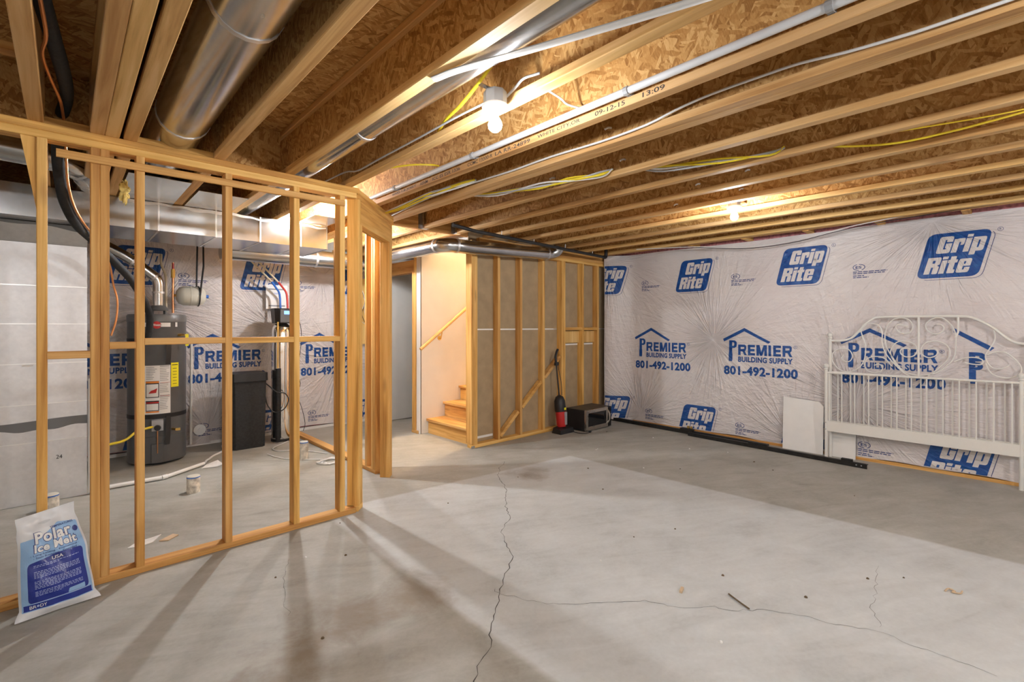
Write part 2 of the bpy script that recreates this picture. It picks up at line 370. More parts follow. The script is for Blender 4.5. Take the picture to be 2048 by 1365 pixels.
plain('glass_black', (.008,.008,.01), .06, bs=0); plain('dark_top', (.075,.068,.06), .5, .3, var=.2)
plain('copper', (.72,.34,.17), .3, 1.0, var=.15); plain('copper_bare', (.85,.36,.13), .35, .6, var=.1); plain('brass', (.75,.50,.16), .3, 1.0, var=.15)
plain('yellow_jacket', (.80,.62,.03), .4, var=.06, bs=0); plain('white_jacket', (.74,.74,.73), .4, var=.04, bs=0); plain('grey_jacket', (.45,.46,.48), .45, bs=0)
plain('tan_pex', (.58,.50,.36), .5, var=.1); plain('red_pex', (.55,.045,.035), .4, bs=0); plain('blue_plastic', (.03,.16,.60), .4, bs=0)
plain('heater_grey', (.105,.108,.112), .33, spec=.5, var=.06, bs=.01); plain('heater_trim', (.16,.165,.17), .4, .2)
plain('tank_cream', (.66,.65,.57), .35, var=.04, bs=0); plain('label_white', (.82,.82,.81), .5, var=.02, bs=0); plain('label_yellow', (.88,.80,.02), .5, var=.02, bs=0)
plain('label_orange', (.80,.25,.03), .5, bs=0); plain('ink_black', (.02,.02,.025), .6, bs=0); plain('ink_grey', (.30,.31,.33), .6, bs=0); plain('badge_red', (.50,.02,.02), .35, bs=0)
plain('vac_red', (.52,.02,.02), .3, bs=0); plain('silver_plastic', (.45,.46,.48), .35, .3, bs=0)
plain('pink_wool', (.48,.20,.22), .95, nscale=30, var=.4, bs=.8); plain('yellow_wool', (.78,.62,.22), .95, nscale=40, var=.3, bs=.8)
plain('bag_white', (.72,.73,.75), .28, nscale=9, var=.06, bs=.35); plain('bag_light', (.30,.50,.78), .28, nscale=9, var=.06, bs=.35); plain('bag_blue', (.022,.04,.28), .26, nscale=9, var=.15, bs=.35)
plain('bag_ink', (.015,.03,.20), .3, bs=0); plain('bag_text', (.42,.50,.78), .3, bs=0); plain('handrail_wood', (.80,.50,.19), .35, nscale=18, var=.14)
plain('tread_wood', (.80,.55,.28), .6, nscale=14, var=.14); plain('crack', (.05,.045,.04), .9); plain('debris', (.13,.09,.05), .9); plain('paper', (.82,.81,.78), .7); plain('cardboard', (.62,.46,.30), .8)
plain('stencil_orange', (.62,.20,.05), .7, bs=0); plain('stamp_ink', (.055,.045,.04), .8, bs=0); plain('dark_void', (.03,.028,.026), .9); plain('trim_white', (.78,.78,.77), .45, var=.03, bs=0)
for nm, k in (('bulb_dim', .5), ('bulb_on', 1.0), ('bulb_fill', 1.35), ('bulb_hot', 2.1), ('bulb_hall', .95)):
    m, nt, b = newmat(nm, (1,1,1), .5); b.inputs['Emission Color'].default_value = (*BULB_COL, 1); b.inputs['Emission Strength'].default_value = BULB*k
m, nt, b = newmat('bulb_warm', (1,1,1), .5); b.inputs['Emission Color'].default_value = (1, .66, .33, 1); b.inputs['Emission Strength'].default_value = BULB*4.2
m, nt, b = newmat('screen_blue', (.1,.2,.6), .3); b.inputs['Emission Color'].default_value = (.12, .28, 1, 1); b.inputs['Emission Strength'].default_value = 1.4

# ------------------------------------------------------------ floor
fl = MB().box(-3.1, 6.0, -3.1, 6.5, -.12, 0).build('floor', 'concrete'); struct(fl, 'grey concrete slab floor with hairline cracks')
def crack(pts, wd, seed):
    r = random.Random(seed); P = []
    for i in range(len(pts)-1):
        (x0,y0),(x1,y1) = pts[i], pts[i+1]; n = max(3, int(math.hypot(x1-x0,y1-y0)/.03))
        for j in range(n):
            t = j/n; P.append((x0+(x1-x0)*t+r.uniform(-.009,.009), y0+(y1-y0)*t+r.uniform(-.009,.009), wd*r.uniform(.4,1.25)))
    mb = MB(); vs = []
    for i,(x,y,ww) in enumerate(P):
        a = P[max(0,i-1)]; c = P[min(len(P)-1,i+1)]; dx,dy = c[0]-a[0],c[1]-a[1]; l = math.hypot(dx,dy) or 1
        vs += [(x-dy/l*ww/2, y+dx/l*ww/2, .0006), (x+dy/l*ww/2, y-dx/l*ww/2, .0006)]
    mb.add(vs, [(2*i,2*i+1,2*i+3,2*i+2) for i in range(len(P)-1)]).build('crack', 'crack', fl)
crack([(1.0,1.33),(1.13,1.426),(1.221,1.485),(1.307,1.525),(1.407,1.633),(1.527,1.727),(1.604,1.799),(1.697,1.871),(1.774,1.936),(1.913,2.035),(1.993,2.174),(2.087,2.325),(2.291,2.462),(2.421,2.655),(2.663,2.906),(2.846,3.219),(3.001,3.377),(3.208,3.518)], .0042, 1)
crack([(1.604,1.838),(1.597,1.79),(1.664,1.657),(1.742,1.525),(1.931,1.377),(2.081,1.257),(2.158,1.097),(2.277,1.014),(2.308,.942),(2.445,.808),(2.513,.676),(2.555,.546),(2.634,.411),(2.607,.32),(2.628,.163),(2.628,.021)], .0022, 2)
crack([(3.344,.544),(3.102,.516),(2.923,.491),(2.804,.486),(2.708,.441),(2.634,.411)], .0014, 3)
crack([(.95,2.9),(.85,2.7),(.78,2.45),(.76,2.3)], .0015, 4)

# ------------------------------------------------------------ ceiling: subfloor panels, I-joists
ZT = H+.302
ceil = struct(empty('ceiling', (0,0,ZT)), 'unfinished ceiling of wooden I-joists under a strand board subfloor')
def deck(x0,x1,y0,y1):
    x = x0
    while x < x1-.01:
        xe = min(x+2.438, x1); y = y0
        while y < y1-.01:
            ye = min(y+1.219, y1); MB().box(x+.0015, xe-.0015, y+.0015, ye-.0015, ZT, ZT+.019).build('subfloor_panel', 'osb_deck', ceil); y = ye
        x = xe
deck(-3.1, 6.0, -3.1, 4.226); deck(-3.1, 6.0, 5.12, 6.5); deck(-3.1, 3.4, 4.226, 5.12)
JW = .059
def joist(xr, y0, y1):
    xc = xr-JW/2
    j = MB().box(xc-.005, xc+.005, y0, y1, H+.03, ZT-.03).build('floor_joist', 'osb_web', ceil)
    f = MB().beam((xc,y0,H+.019),(xc,y1,H+.019),(1,0,0),JW,.038).build('bottom_flange', 'flange', j)
    MB().beam((xc,y0,ZT-.019),(xc,y1,ZT-.019),(1,0,0),JW,.038).build('top_flange', 'flange', j)
    return j, f
JR = [-2.56,-2.15,-1.75,-1.34,-.93,-.52,-.075,.153,.213,.288,.7066,1.112,1.512]
for x in JR: joist(x, -3.1, 6.45)
jp, jpf = joist(1.92, -3.1, 6.45)
j2a, j2f = joist(2.244, -3.1, 6.45); joist(2.303, -3.1, 6.45)
for x in (2.73, 3.14): joist(x, -3.1, 4.217); joist(x, 4.268, 6.45)
for x in (3.545,3.95,4.36,4.77,5.17,5.58): joist(x, -3.1, 4.213); joist(x, 5.14, 6.45)
# flush beam the hall joists hang from, with metal hangers
MB().box(2.306, 3.39, 4.22, 4.265, H, ZT).build('header_beam', 'wood_x', ceil)
for x in (2.73, 3.14):
    hg = MB().box(x-JW-.002, x+.002, 4.15, 4.218, H-.002, H+.0)
    hg.box(x-JW-.003, x-JW-.001, 4.15, 4.218, H, H+.22).box(x+.001, x+.003, 4.15, 4.218, H, H+.22).box(x-JW-.03, x+.03, 4.2165, 4.2185, H, H+.24)
    hg.build('joist_hanger', 'galv', ceil)
# blocking panels over the partition (open where ducts pass)
for x0, x1 in ((-.461,-.134),(-.075,.094),(.7066,1.053)):
    MB().box(x0, x1, 3.40, 3.413, H+.0, ZT-.001).build('blocking_panel', 'osb_end', ceil)
for x0, x1 in ((-.075,.094),(.288,.648)):
    MB().box(x0, x1, 3.300, 3.338, H, H+.036).build('blocking', 'wood_x', ceil)
for y in (1.55, 2.15, 2.75, 3.9, 4.4):
    MB().beam((-.461,y,H+.10),(-.134,y,H+.10),(0,0,1),.038,.06).build('blocking', 'wood_x', ceil)
# plate and blocks along the outside wall above the plastic
MB().box(5.60, 5.66, -3.1, 4.1, H+.002, H+.040).build('ledger', 'wood_y', ceil)
for y in (-.3, .32, .93, 1.54, 2.16, 2.8):
    MB().box(5.66, 5.90, y-.03, y+.03, H-.004, H+.034).build('blocking', 'wood_x', ceil)
# lettering stamped along the flanges
def stamp(parent, xf, items, z0=H+.008, z1=H+.030):
    for t, ya, yb in items:
        Print().text(t, 0, ya-yb, 0, z1-z0, .012).build('lettering', 'stamp_ink', lambda a,b_,ya=ya: (xf-.0006, ya-a, z0+b_), parent, cut=0)
stamp(jpf, 1.861, [('6000-1.8 JOIST',3.345,3.0),('ASNM',2.95,2.85),('ICC ES ESR 1336',2.79,2.474),('CCMC 13300-R',2.395,2.154),('LA RR-24899',2.13,1.839),('WHITE CITY,OR',1.782,1.491),('09-12-15',1.40,1.231),('13:09',1.141,1.033)])

# ------------------------------------------------------------ outer walls
wr = struct(MB().box(5.95, 6.05, -3.1, 6.5, 0, ZT).build('wall_right', 'concrete'), 'foundation wall behind printed white plastic')
def RW(y, z, off=0.0):
    d = .012+.006*math.sin(y*2*PI/.61+math.sin(z*2.3))*math.sin(z*1.35)+.004*math.sin(y*7.1+z*4.0)+.018*max(0,(.25-z))
    k = min(1, max(0, (y-3.72)/.38)); d += .195*k*k*(3-2*k)
    return Vector((5.875-d-off, y, z))
def sheetR(u, v):
    y = -3.0+u*7.10; zb = .028+.012*math.sin(y*3.1)+.006*math.sin(y*9); zt = 2.352+.006*math.sin(y*2.2)
    return RW(y, zb+(zt-zb)*v)
pr = MB().grid(sheetR, 236, 78).build('vapor_barrier', 'poly_r', wr, smooth=True, fix=False)
MB().box(5.875, 5.95, -3.0, 4.1, .04, 2.34).build('insulation', 'pink_wool', wr)
MB().box(5.87, 5.95, -3.0, 4.1, 2.345, ZT-.02).build('insulation', 'pink_wool', wr)
MB().box(5.852, 5.95, -3.0, 4.1, 0, .030).build('sill_plate', 'wood_y', wr)
wf = struct(MB().box(-3.1, 6.05, 6.45, 6.55, 0, ZT).build('wall_back', 'concrete'), 'foundation wall of the utility room behind printed white plastic')
def FW(x, z, off=0.0):
    d = .012+.006*math.sin(x*2*PI/.61+1+math.sin(z*2.1))*math.sin(z*1.35)+.004*math.sin(x*7.1+z*3.0)+.03*max(0,(.2-z))
    return Vector((x, 6.38-d-off, z))
def sheetF(u, v):
    x = -2.4+u*5.58; zb = .035+.02*math.sin(x*3.1+1); return FW(x, zb+(2.335-zb)*v)
pf = MB().grid(sheetF, 186, 78).build('vapor_barrier', 'poly_f', wf, smooth=True, fix=False)
MB().box(-2.4, 3.2, 6.385, 6.45, .04, 2.34).build('insulation', 'pink_wool', wf)
MB().box(-2.4, 3.2, 6.36, 6.45, 0, .034).build('sill_plate', 'pvc', wf)
struct(MB().box(-3.1, 6.05, -3.2, -3.1, 0, ZT).build('wall_front', 'drywall'), 'plain wall on the far side of the room')
struct(MB().box(-3.2, -3.1, -3.2, 6.55, 0, ZT).build('wall_left', 'drywall'), 'plain wall at the end of the room')

def rounded(cs, r, k=5):
    out = []; n = len(cs)
    for i in range(n):
        p = Vector(cs[i]); a = (Vector(cs[i-1])-p).normalized(); c = (Vector(cs[(i+1)%n])-p).normalized()
        for j in range(k+1):
            t = j/k; q0 = p+a*r*(1-t); q1 = p+c*r*t; q = q0*(1-t)+q1*t; out.append((q.x,q.y))
    return out
GP = [(0,.0),(.42,.0),(.515,.405),(.095,.405)]
def grip(side, fn, parent, clip=None):
    B, W, D = 'ink_'+side, 'inkw_'+side, 'inkd_'+side
    f = lambda off: (lambda a, b_: fn(a, b_, off))
    o = Print().poly(rounded(GP, .06)).build('printed_logo', B, f(.0022), parent, .05, clip)
    for word, a0, b0, sc_ in (('Grip', .088, .222, .150), ('Rite', .050, .038, .150)):
        wt = Print(); cut_ = Print(); x = 0
        def put(P, pts): P.poly([(a0+(x+px)*sc_*.785+.26*(b0+py*sc_-.03), b0+py*sc_) for px, py in pts])
        def rr(x0,y0,x1,y1,r=.13): return rounded([(x0,y0),(x1,y0),(x1,y1),(x0,y1)], r, 3)
        bx_ = lambda x0,y0,x1,y1: [(x0,y0),(x1,y0),(x1,y1),(x0,y1)]
        for ch_ in word:
            if ch_ == 'G': put(wt, rr(0,0,.80,1)); put(cut_, bx_(.36,.24,.45,.80)); put(cut_, bx_(.36,.58,.81,.66)); put(cut_, bx_(.36,.24,.52,.31)); x += .87
            elif ch_ == 'r': put(wt, bx_(0,0,.32,.80)); put(wt, rr(.15,.42,.62,.82,.10)); put(cut_, rr(.32,.40,.42,.60,.03)); x += .67
            elif ch_ == 'i': put(wt, bx_(0,0,.32,.80)); put(wt, bx_(0,.86,.32,1.02)); x += .39
            elif ch_ == 'p': put(wt, rr(0,0,.72,.82)); put(wt, bx_(0,-.20,.32,.5)); put(wt, bx_(0,.5,.3,.82)); put(cut_, rr(.32,.20,.42,.64,.03)); x += .79
            elif ch_ == 'R': put(wt, bx_(0,0,.34,1)); put(wt, rr(.1,.45,.80,1)); put(wt, rr(.45,.0,.80,.58,.08)); put(wt, bx_(.30,.40,.5,.6)); put(cut_, rr(.34,.64,.50,.82,.04)); put(cut_, bx_(.35,-.01,.47,.40)); put(cut_, [(.82,.42),(.66,.50),(.82,.58)]); x += .87
            elif ch_ == 't': put(wt, bx_(.08,.12,.40,1.0)); put(wt, bx_(-.03,.62,.52,.80)); put(wt, rr(.08,0,.52,.22,.06)); x += .60
            elif ch_ == 'e': put(wt, rr(0,0,.72,.82)); put(cut_, rr(.32,.50,.42,.66,.03)); put(cut_, bx_(.32,.31,.73,.38)); put(cut_, rr(.32,.17,.42,.36,.03)); x += .79
        wt.build('printed_lettering', W, f(.0042), parent, .05, clip); cut_.build('printed_counter', B, f(.0060), parent, .05, clip)
    rb = rounded([(p[0]+.022, p[1]-.016) for p in GP], .06); rb = rb[4:13]+rb[13:16]
    t = Print().ribbon(rb, .004).text('R', .553, .565, .385, .402)
    t.ribbon([(.559+.017*math.cos(k*PI/8), .393+.017*math.sin(k*PI/8)) for k in range(17)], .0028)
    t.build('printed_outline', D, f(.0022), parent, .06, clip)
def premier(side, fn, parent, clip=None):
    B = 'ink_'+side; f = lambda a, b_: fn(a, b_, .0022)
    t = Print()
    t.poly([(0,.40),(.235,.525),(.235,.565),(-.012,.432)]).poly([(.235,.525),(.50,.385),(.525,.405),(.235,.565)])
    t.rect(.060,.096,.26,.415).poly([(.09,.415),(.125,.415),(.146,.398),(.150,.375),(.146,.343),(.125,.325),(.09,.325),(.09,.347),(.112,.347),(.120,.36),(.120,.38),(.112,.392),(.09,.392)])
    t.poly([(.060,.275),(.096,.275),(.100,.25),(.100,.185),(.096,.165),(.060,.165),(.056,.185),(.056,.25)])
    t.block('REMIER', .165, .745, .243, .367, .225, 0, .010).text('BUILDING SUPPLY', .165, .75, .160, .225, .04)
    t.text('801-492-1200', .0, .80, .0, .11, .042)
    t.text('R', .768, .78, .345, .362); t.ribbon([(.774+.016*math.cos(k*PI/8), .353+.016*math.sin(k*PI/8)) for k in range(17)], .0028)
    t.build('printed_logo', B, f, parent, .05, clip)
def esmark(side, fn, parent, clip=None):
    D = 'inkd_'+side; f = lambda a, b_: fn(a, b_, .0022); t = Print()
    t.text('ES', .022, .072, .098, .125, .02)
    t.ribbon([(.05+.05*math.cos(k), .112+.03*math.sin(k)) for k in [PI*.6+i*PI*.9/8 for i in range(9)]], .006)
    t.ribbon([(.05+.05*math.cos(k), .112+.03*math.sin(k)) for k in [-PI*.35+i*PI*.85/8 for i in range(9)]], .006)
    r = random.Random(5)
    for b0, ln in ((.062,.28),(.045,.26),(.022,.10),(.005,.13)):
        a = 0
        while a < ln: d = r.uniform(.015,.045); t.rect(a, min(a+d, ln), b0, b0+.008); a += d+.007
    t.build('printed_lettering', D, f, parent, .08, clip)
def mapR(yl, z0): return lambda a, b_, off: RW(yl-a, z0+b_, off)
def mapF(xl, z0): return lambda a, b_, off: FW(xl+a, z0+b_, off)
for k in range(4):
    yl = .672+1.219*k; grip('r', mapR(yl, 1.795+.012*(k%2)), pr, (max(-1, yl-4.09), 2, -1, 2))
    yb = .646+1.213*k; grip('r', mapR(yb, -.085+.012*k), pr, (max(-1, yb-4.09), 2, .045+.085-.012*k, 2))
    esmark('r', mapR(1.165+1.219*k-1.219*(k > 2)*0, 1.835), pr, (max(-1, 1.165+1.219*k-4.09), 2, -1, 2)) if k < 3 else None
    if k < 3: esmark('r', mapR(1.12+1.213*k, .045+.012*k), pr)
for yl in (1.262, 2.466, 3.70, 4.92): premier('r', mapR(yl, .765), pr, (max(-1, yl-4.09), 2, -1, 2))
t = Print().poly([(0,.395),(.235,.235),(.26,.262),(0,.435)]).text('P', .10, .21, .09, .22, .05).text('P', .10, .19, .02, .13, .05).rect(.10,.145,-.06,.06)
t.build('printed_logo', 'ink_r', lambda a, b_: RW(.41-a, .90+b_, .0022), pr, .05)
for k in range(-1, 3):
    xl = .295+1.219*k; grip('f', mapF(xl, 1.79), pf, (-1, 3.15-xl, -1, 2)); esmark('f', mapF(xl+.62, 1.80), pf, (-1, 3.15-xl-.62, -1, 2))
    xb = .40+1.219*k; grip('f', mapF(xb, -.09), pf, (-1, 3.15-xb, .15, 2)); esmark('f', mapF(xb+.70, .10), pf, (-1, 3.15-xb-.7, -1, 2))
    xp = 1.005+1.222*(k); premier('f', mapF(xp, .70), pf, (-1, 3.15-xp, -1, 2))

# ------------------------------------------------------------ stud walls
S, D9 = .038, .089
def stud(parent, x0, y0, z0, z1, alongx=True, name='stud'):
    """x0,y0 = low corner; alongx: 38 mm in x, 89 mm in y"""
    wx, wy = (S, D9) if alongx else (D9, S)
    return MB().beam((x0+wx/2, y0+wy/2, z0), (x0+wx/2, y0+wy/2, z1), (1,0,0), wx, wy).build(name, 'wood_z', parent)
def plate(parent, p0, p1, z0, name='bottom_plate', m='wood_x'):
    """centre line in plan"""
    return MB().beam((p0[0],p0[1],z0+S/2), (p1[0],p1[1],z0+S/2), (0,0,1), S, D9).build(name, m, parent)

YP = 3.284
wp = struct(empty('wall_partition', (.7,YP,0)), 'open two-by-four stud partition with a diagonal doorway corner')
plate(wp, (-1.4,YP+D9/2), (1.535,YP+D9/2), 0)
plate(wp, (-1.4,YP+D9/2), (1.54,YP+D9/2), H-2*S, 'top_plate'); plate(wp, (-1.4,YP+D9/2), (1.56,YP+D9/2), H-S, 'top_plate')
for x in (-.102, .096, .134, .282, .707, 1.104, 1.416): stud(wp, x, YP, S, H-2*S)
for x0,x1,z in ((-.064,.096,1.185),(.172,.282,1.228),(.320,.707,1.246),(.745,1.104,1.244),(1.142,1.416,1.244)):
    MB().beam((x0,YP+D9/2,z+S/2),(x1,YP+D9/2,z+S/2),(0,0,1),S*.95,D9).build('blocking', 'wood_x', wp)
MB().beam((-.032,YP-.0095,2.214),(1.446,YP-.0095,2.221),(0,0,1),.040,.019).build('brace_strip', 'wood_x', wp)
MB().prism([(-.158,YP+.012,H-2*S),(-.1025,YP+.012,H-2*S),(-.1025,YP+.012,1.93)], (0,.05,0)).build('gusset', 'wood_z', wp)
t = Print(); zz = [( (i%2)*.022, i*.0085) for i in range(22)]; t.ribbon(zz, .0022); t.build('stencil_mark', 'stencil_orange', lambda a,b_: (.714+a, YP-.0006, 1.43+b_), wp, 0)

# diagonal doorway: runs 45 degrees from the partition's end to the cross wall
Dd = V(.70711,.70711,0); Nd = V(.70711,-.70711,0); P0 = V(1.565,3.30,0)
wd = struct(empty('wall_doorway', tuple(P0)), 'diagonal doorway framing with a deep wooden header')
def dstud(s0, z0, z1, name='stud', off=0):
    c = P0+Dd*(s0+S/2)-Nd*(D9/2+off)
    return MB().beam(c+V(0,0,z0), c+V(0,0,z1), Dd, S, D9).build(name, 'wood_z', wd)
dstud(0, S, H-2*S); dstud(.038, S, 2.10); dstud(.775, 0, 2.10); dstud(.813, 0, H-2*S)
MB().beam(P0-Dd*.01-Nd*D9/2+V(0,0,S/2), P0+Dd*.078-Nd*D9/2+V(0,0,S/2), (0,0,1), S, D9).build('bottom_plate', 'wood_d', wd)
MB().beam(P0+Dd*.039-Nd*(.0225)+V(0,0,2.1885), P0+Dd*.852-Nd*(.0225)+V(0,0,2.1885), (0,0,1), .176, .045).build('header_beam', 'wood_d', wd)
MB().beam(P0+Dd*.039-Nd*(.067)+V(0,0,2.1885), P0+Dd*.812-Nd*(.067)+V(0,0,2.1885), (0,0,1), .176, .043).build('header_beam', 'wood_d', wd)
for z in (H-2*S, H-S): MB().beam(P0+Dd*.012-Nd*D9/2+V(0,0,z+S/2), P0+Dd*.90-Nd*D9/2+V(0,0,z+S/2), (0,0,1), S, D9).build('top_plate', 'wood_d', wd)

# cross wall between utility room and hall
wc = struct(empty('wall_cross', (2.1,4.5,0)), 'open stud wall running from the doorway to the outside wall')
plate(wc, (2.105,4.02), (2.105,6.33), 0, m='wood_y')
plate(wc, (2.105,4.04), (2.105,6.33), H-2*S, 'top_plate', 'wood_y'); plate(wc, (2.105,4.04), (2.105,6.33), H-S, 'top_plate', 'wood_y')
for y in (4.02, 4.062, 4.185, 4.90): stud(wc, 2.06, y, S, H-2*S, False)

# stair wall: studs with the paper back of drywall behind
YS = 4.124
ws = struct(empty('wall_stair', (4.5,YS,0)), 'stud wall beside the stairs showing the brown back of drywall')
plate(ws, (3.27,YS+D9/2), (5.84,YS+D9/2), 0)
for z in (2.212, 2.250): plate(ws, (3.27,YS+D9/2), (5.84,YS+D9/2), z, 'top_plate')
MB().box(3.40, 5.84, YS+.03, YS+D9, 2.291, H-.002).build('top_plate', 'wood_x', ws)
for x in (3.27, 3.308, 3.649, 4.006, 4.406, 4.767, 4.805, 5.197, 5.540): stud(ws, x, YS, S, 2.212)
stud(ws, 3.27, YS+D9+.001, S, 2.212, name='stud') if False else None
for x0 in (3.285, 4.504, 5.723):
    x1 = min(x0+1.217, 5.84)
    for z0, z1 in ((.012,1.308),(1.318,2.52)): MB().box(x0, x1, YS+D9, YS+D9+.0127, z0, z1).build('drywall_panel', 'drywall_back', ws)
MB().box(3.36, 4.70, YS+D9-.004, YS+D9+.002, 1.306, 1.322).build('joint_strip', 'mud', ws)
MB().box(4.86, 5.60, YS+D9-.004, YS+D9, 1.092, 1.112).build('joint_strip', 'mud', ws)
MB().box(3.36, 3.64, YS+D9-.006, YS+D9, .075, .10).build('joint_strip', 'mud', ws)
MB().box(4.845, 5.195, YS+.06, YS+D9, 1.125, 1.285).build('plywood_backer', 'plywood', ws); MB().box(5.237, 5.538, YS+.06, YS+D9, 1.125, 1.285).build('plywood_backer', 'plywood', ws)
for x0,x1 in ((4.845,5.195),(5.237,5.538)): MB().beam((x0,YS+D9/2,1.315),(x1,YS+D9/2,1.315),(0,0,1),S,D9).build('blocking', 'wood_x', ws)
zx = lambda x: .075+(x-3.70)*.80
for x0,x1,dz in ((3.689,4.004,0),(4.046,4.404,.01),(4.446,4.765,.02)):
    MB().beam((x0+.012,YS+.045,zx(x0)+dz),(x1-.012,YS+.045,zx(x1)+dz),(0,1,0),.07,.040).build('sloped_blocking', 'wood_x', ws)
MB().box(3.262, 3.27, YS+.002, YS+D9+.013, .05, 2.3).build('end_board', 'wood_z', ws)
MB().box(3.255, 3.300, YS-.006, YS, 0.0, .028).build('metal_strap', 'galv', ws); MB().box(3.318, 3.334, YS-.003, YS, 2.14, 2.21).build('nail_plate', 'galv', ws)

# hall: far side of the stairs, closet doorway
wh = struct(empty('wall_hall', (3.26,5.6,0)), 'framed closet doorway at the end of the hall beside the stairs')
for y in (5.215, 5.255): stud(wh, 3.22, y, S, 2.035 if y > 5.22 else 2.28, False)
plate(wh, (3.265,5.16), (3.265,5.30), 0, m='wood_y')
MB().beam((3.265,5.255,2.115),(3.265,6.30,2.115),(0,0,1),.16,D9).build('header_beam', 'wood_y', wh)
plate(wh, (3.265,5.16), (3.265,6.36), 2.30, 'top_plate', 'wood_y')
MB().box(3.31, 5.9, 6.13, 6.145, 0.01, 2.6).build('drywall_panel', 'drywall_grey', wh)
MB().box(5.7, 5.72, 5.22, 6.13, 0.01, 2.6).build('drywall_panel', 'drywall_grey', wh)
MB().box(3.31, 5.7, 5.20, 5.215, 0.01, 2.6).build('drywall_panel', 'drywall_grey', wh)
wst = struct(empty('wall_stairwell', (4.4,5.15,0)), 'white drywall beside the stairs rising past the ceiling')
MB().box(3.24, 5.86, 5.12, 5.133, .004, 4.8).build('drywall_panel', 'drywall', wst)
MB().box(3.236, 3.249, 5.12, 5.21, .004, 2.28).build('drywall_panel', 'drywall', wst)
MB().box(3.4, 5.86, 4.213, 4.226, 2.53, 4.8).build('drywall_panel', 'drywall', wst); MB().box(3.39, 3.40, 4.22, 5.12, H, 4.8).build('drywall_panel', 'drywall', wst)
MB().box(5.85, 5.86, 4.227, 5.119, 0, 4.8).build('drywall_panel', 'drywall', wst); MB().box(3.38, 5.87, 4.2, 5.14, 4.8, 4.82).build('drywall_panel', 'drywall', wst)
MB().box(3.285, 5.84, YS+D9+.0127, YS+D9+.0155, .01, 2.52).build('drywall_face', 'drywall', wst)

# ------------------------------------------------------------ stairs and handrail
st = thing('staircase', 'unfinished wooden stairs climbing behind the stud wall', 'stairs', (3.35,4.67,0))
for i in range(9):
    x = 3.35+.252*i; z = .187*(i+1)
    MB().box(x, x+.02, 4.235, 5.115, z-.187+(.0 if i == 0 else .0), z-.028).build('riser', 'wood_y', st)
    MB().beam((x-.028+.14,4.235,z-.014),(x-.028+.14,5.115,z-.014),(1,0,0),.285,.028).build('tread', 'wood_y', st)
hr = thing('handrail', 'round wooden handrail on the white stairwell wall', 'handrail', (3.19,5.06,1.0))
MB().tube([(3.20,5.06,1.065),(4.6,5.06,2.10)], .021, 12).build('rail', 'handrail_wood', hr, True)
MB().tube(curve([(3.52,5.118,1.20),(3.52,5.085,1.20),(3.52,5.06,1.275)],4), .007, 8).lathe([(.001,0),(.03,0),(.03,.006),(.001,.006)],(3.52,5.118,1.20),(0,-1,0),14).build('bracket', 'brass', hr, True)

# ------------------------------------------------------------ lamps
def lamp(label, x, y, zd, bm_='bulb_on', bar=None, group=None):
    t = thing('lamp', label, 'lamp', (x,y,zd), group)
    MB().lathe([(.001,.062),(.048,.062),(.052,.055),(.052,.0),(.001,.0)],(x,y,zd),n=8).build('junction_box', 'clip_grey', t)
    if bar: MB().box(bar[0], bar[1], y-.012, y+.012, zd+.063, zd+.067).build('mounting_bar', 'galv', t)
    lh = MB().lathe([(.001,.0),(.056,.0),(.060,-.006),(.056,-.014),(.030,-.018),(.024,-.036),(.001,-.036)],(x,y,zd),n=24).build('lampholder', 'white_enamel', t, True)
    MB().lathe([(.013,-.036),(.015,-.050),(.026,-.068),(.031,-.085),(.028,-.102),(.016,-.114),(.001,-.117)],(x,y,zd),n=16).build('bulb', bm_, lh, True)
    return t
lamp('bare bulb in a grey ceiling box beside the yellow cable', 1.385, 1.585, 2.325, 'bulb_dim', (1.30,1.453))
lamp('bare bulb lampholder between the joists near the printed wall', 4.085, 1.635, H, 'bulb_dim', (3.926,4.325))
lamp('bare bulb glowing in front of the metal trunk duct', 1.548, 4.675, 2.435, 'bulb_hot')
lamp('bare bulb in the hall hidden by the doorway header', 2.34, 5.05, 2.33, 'bulb_hall')
lamp('added fill bulb between joists on the far side of the room', 3.30, -1.7, 2.37, 'bulb_fill')  # added lamp behind the camera, out of view, to lift the ambient light
lamp('warm bulb at the top of the stairwell', 4.55, 4.67, 4.72, 'bulb_warm')
lamp('added fill bulb under the joists near the middle of the open room', 1.35, -1.0, 2.35, 'bulb_on')  # another added fill lamp out of frame, evens out the exposure
lamp('added fill bulb under the joists near the plain end wall', -.9, -1.6, 2.38, 'bulb_fill')  # unseen fill lamp, added to flatten the lighting from the camera side

# ------------------------------------------------------------ ducts
pl = thing('return_plenum', 'tall galvanised sheet metal return air box standing on the floor', 'duct', (-.4,5.5,0))
zs = [.0,.466,.60,.756,1.065,1.368,1.66,1.985]
for a, b_ in zip(zs, zs[1:]): MB().box(-1.3, .13, 5.12, 5.95, a+.002, b_-.002).build('panel', 'galv_flat', pl)
for z in (.466,.756,1.065,1.368,1.66): MB().box(-1.3, .131, 5.116, 5.12, z-.003, z+.004).build('seam', 'duct_seam', pl)
def mastic(u, v):
    x = -1.3+u*1.43; z0 = .566+.012*math.sin(x*9)+.006*math.sin(x*31); z1 = .632+.010*math.sin(x*7+1); return V(x, 5.1185, z0+(z1-z0)*v)
MB().grid(mastic, 60, 1).build('sealant_band', 'mastic', pl)
MB().prism([(-1.3,5.12,1.985),(-1.3,5.95,1.985),(-1.3,5.95,2.119),(-1.3,4.95,2.119)], (1.43,0,0)).build('transition', 'galv_flat', pl)
def mast2(u, v):
    x = -1.3+u*1.43; k = .2+.10*math.sin(x*5)+.05*math.sin(x*17); return V(x, 4.95+.17*(v*k), 2.118-.134*(v*k)) + V(0,-.002,-.002)
MB().grid(mast2, 50, 1).build('sealant_band', 'mastic', pl)
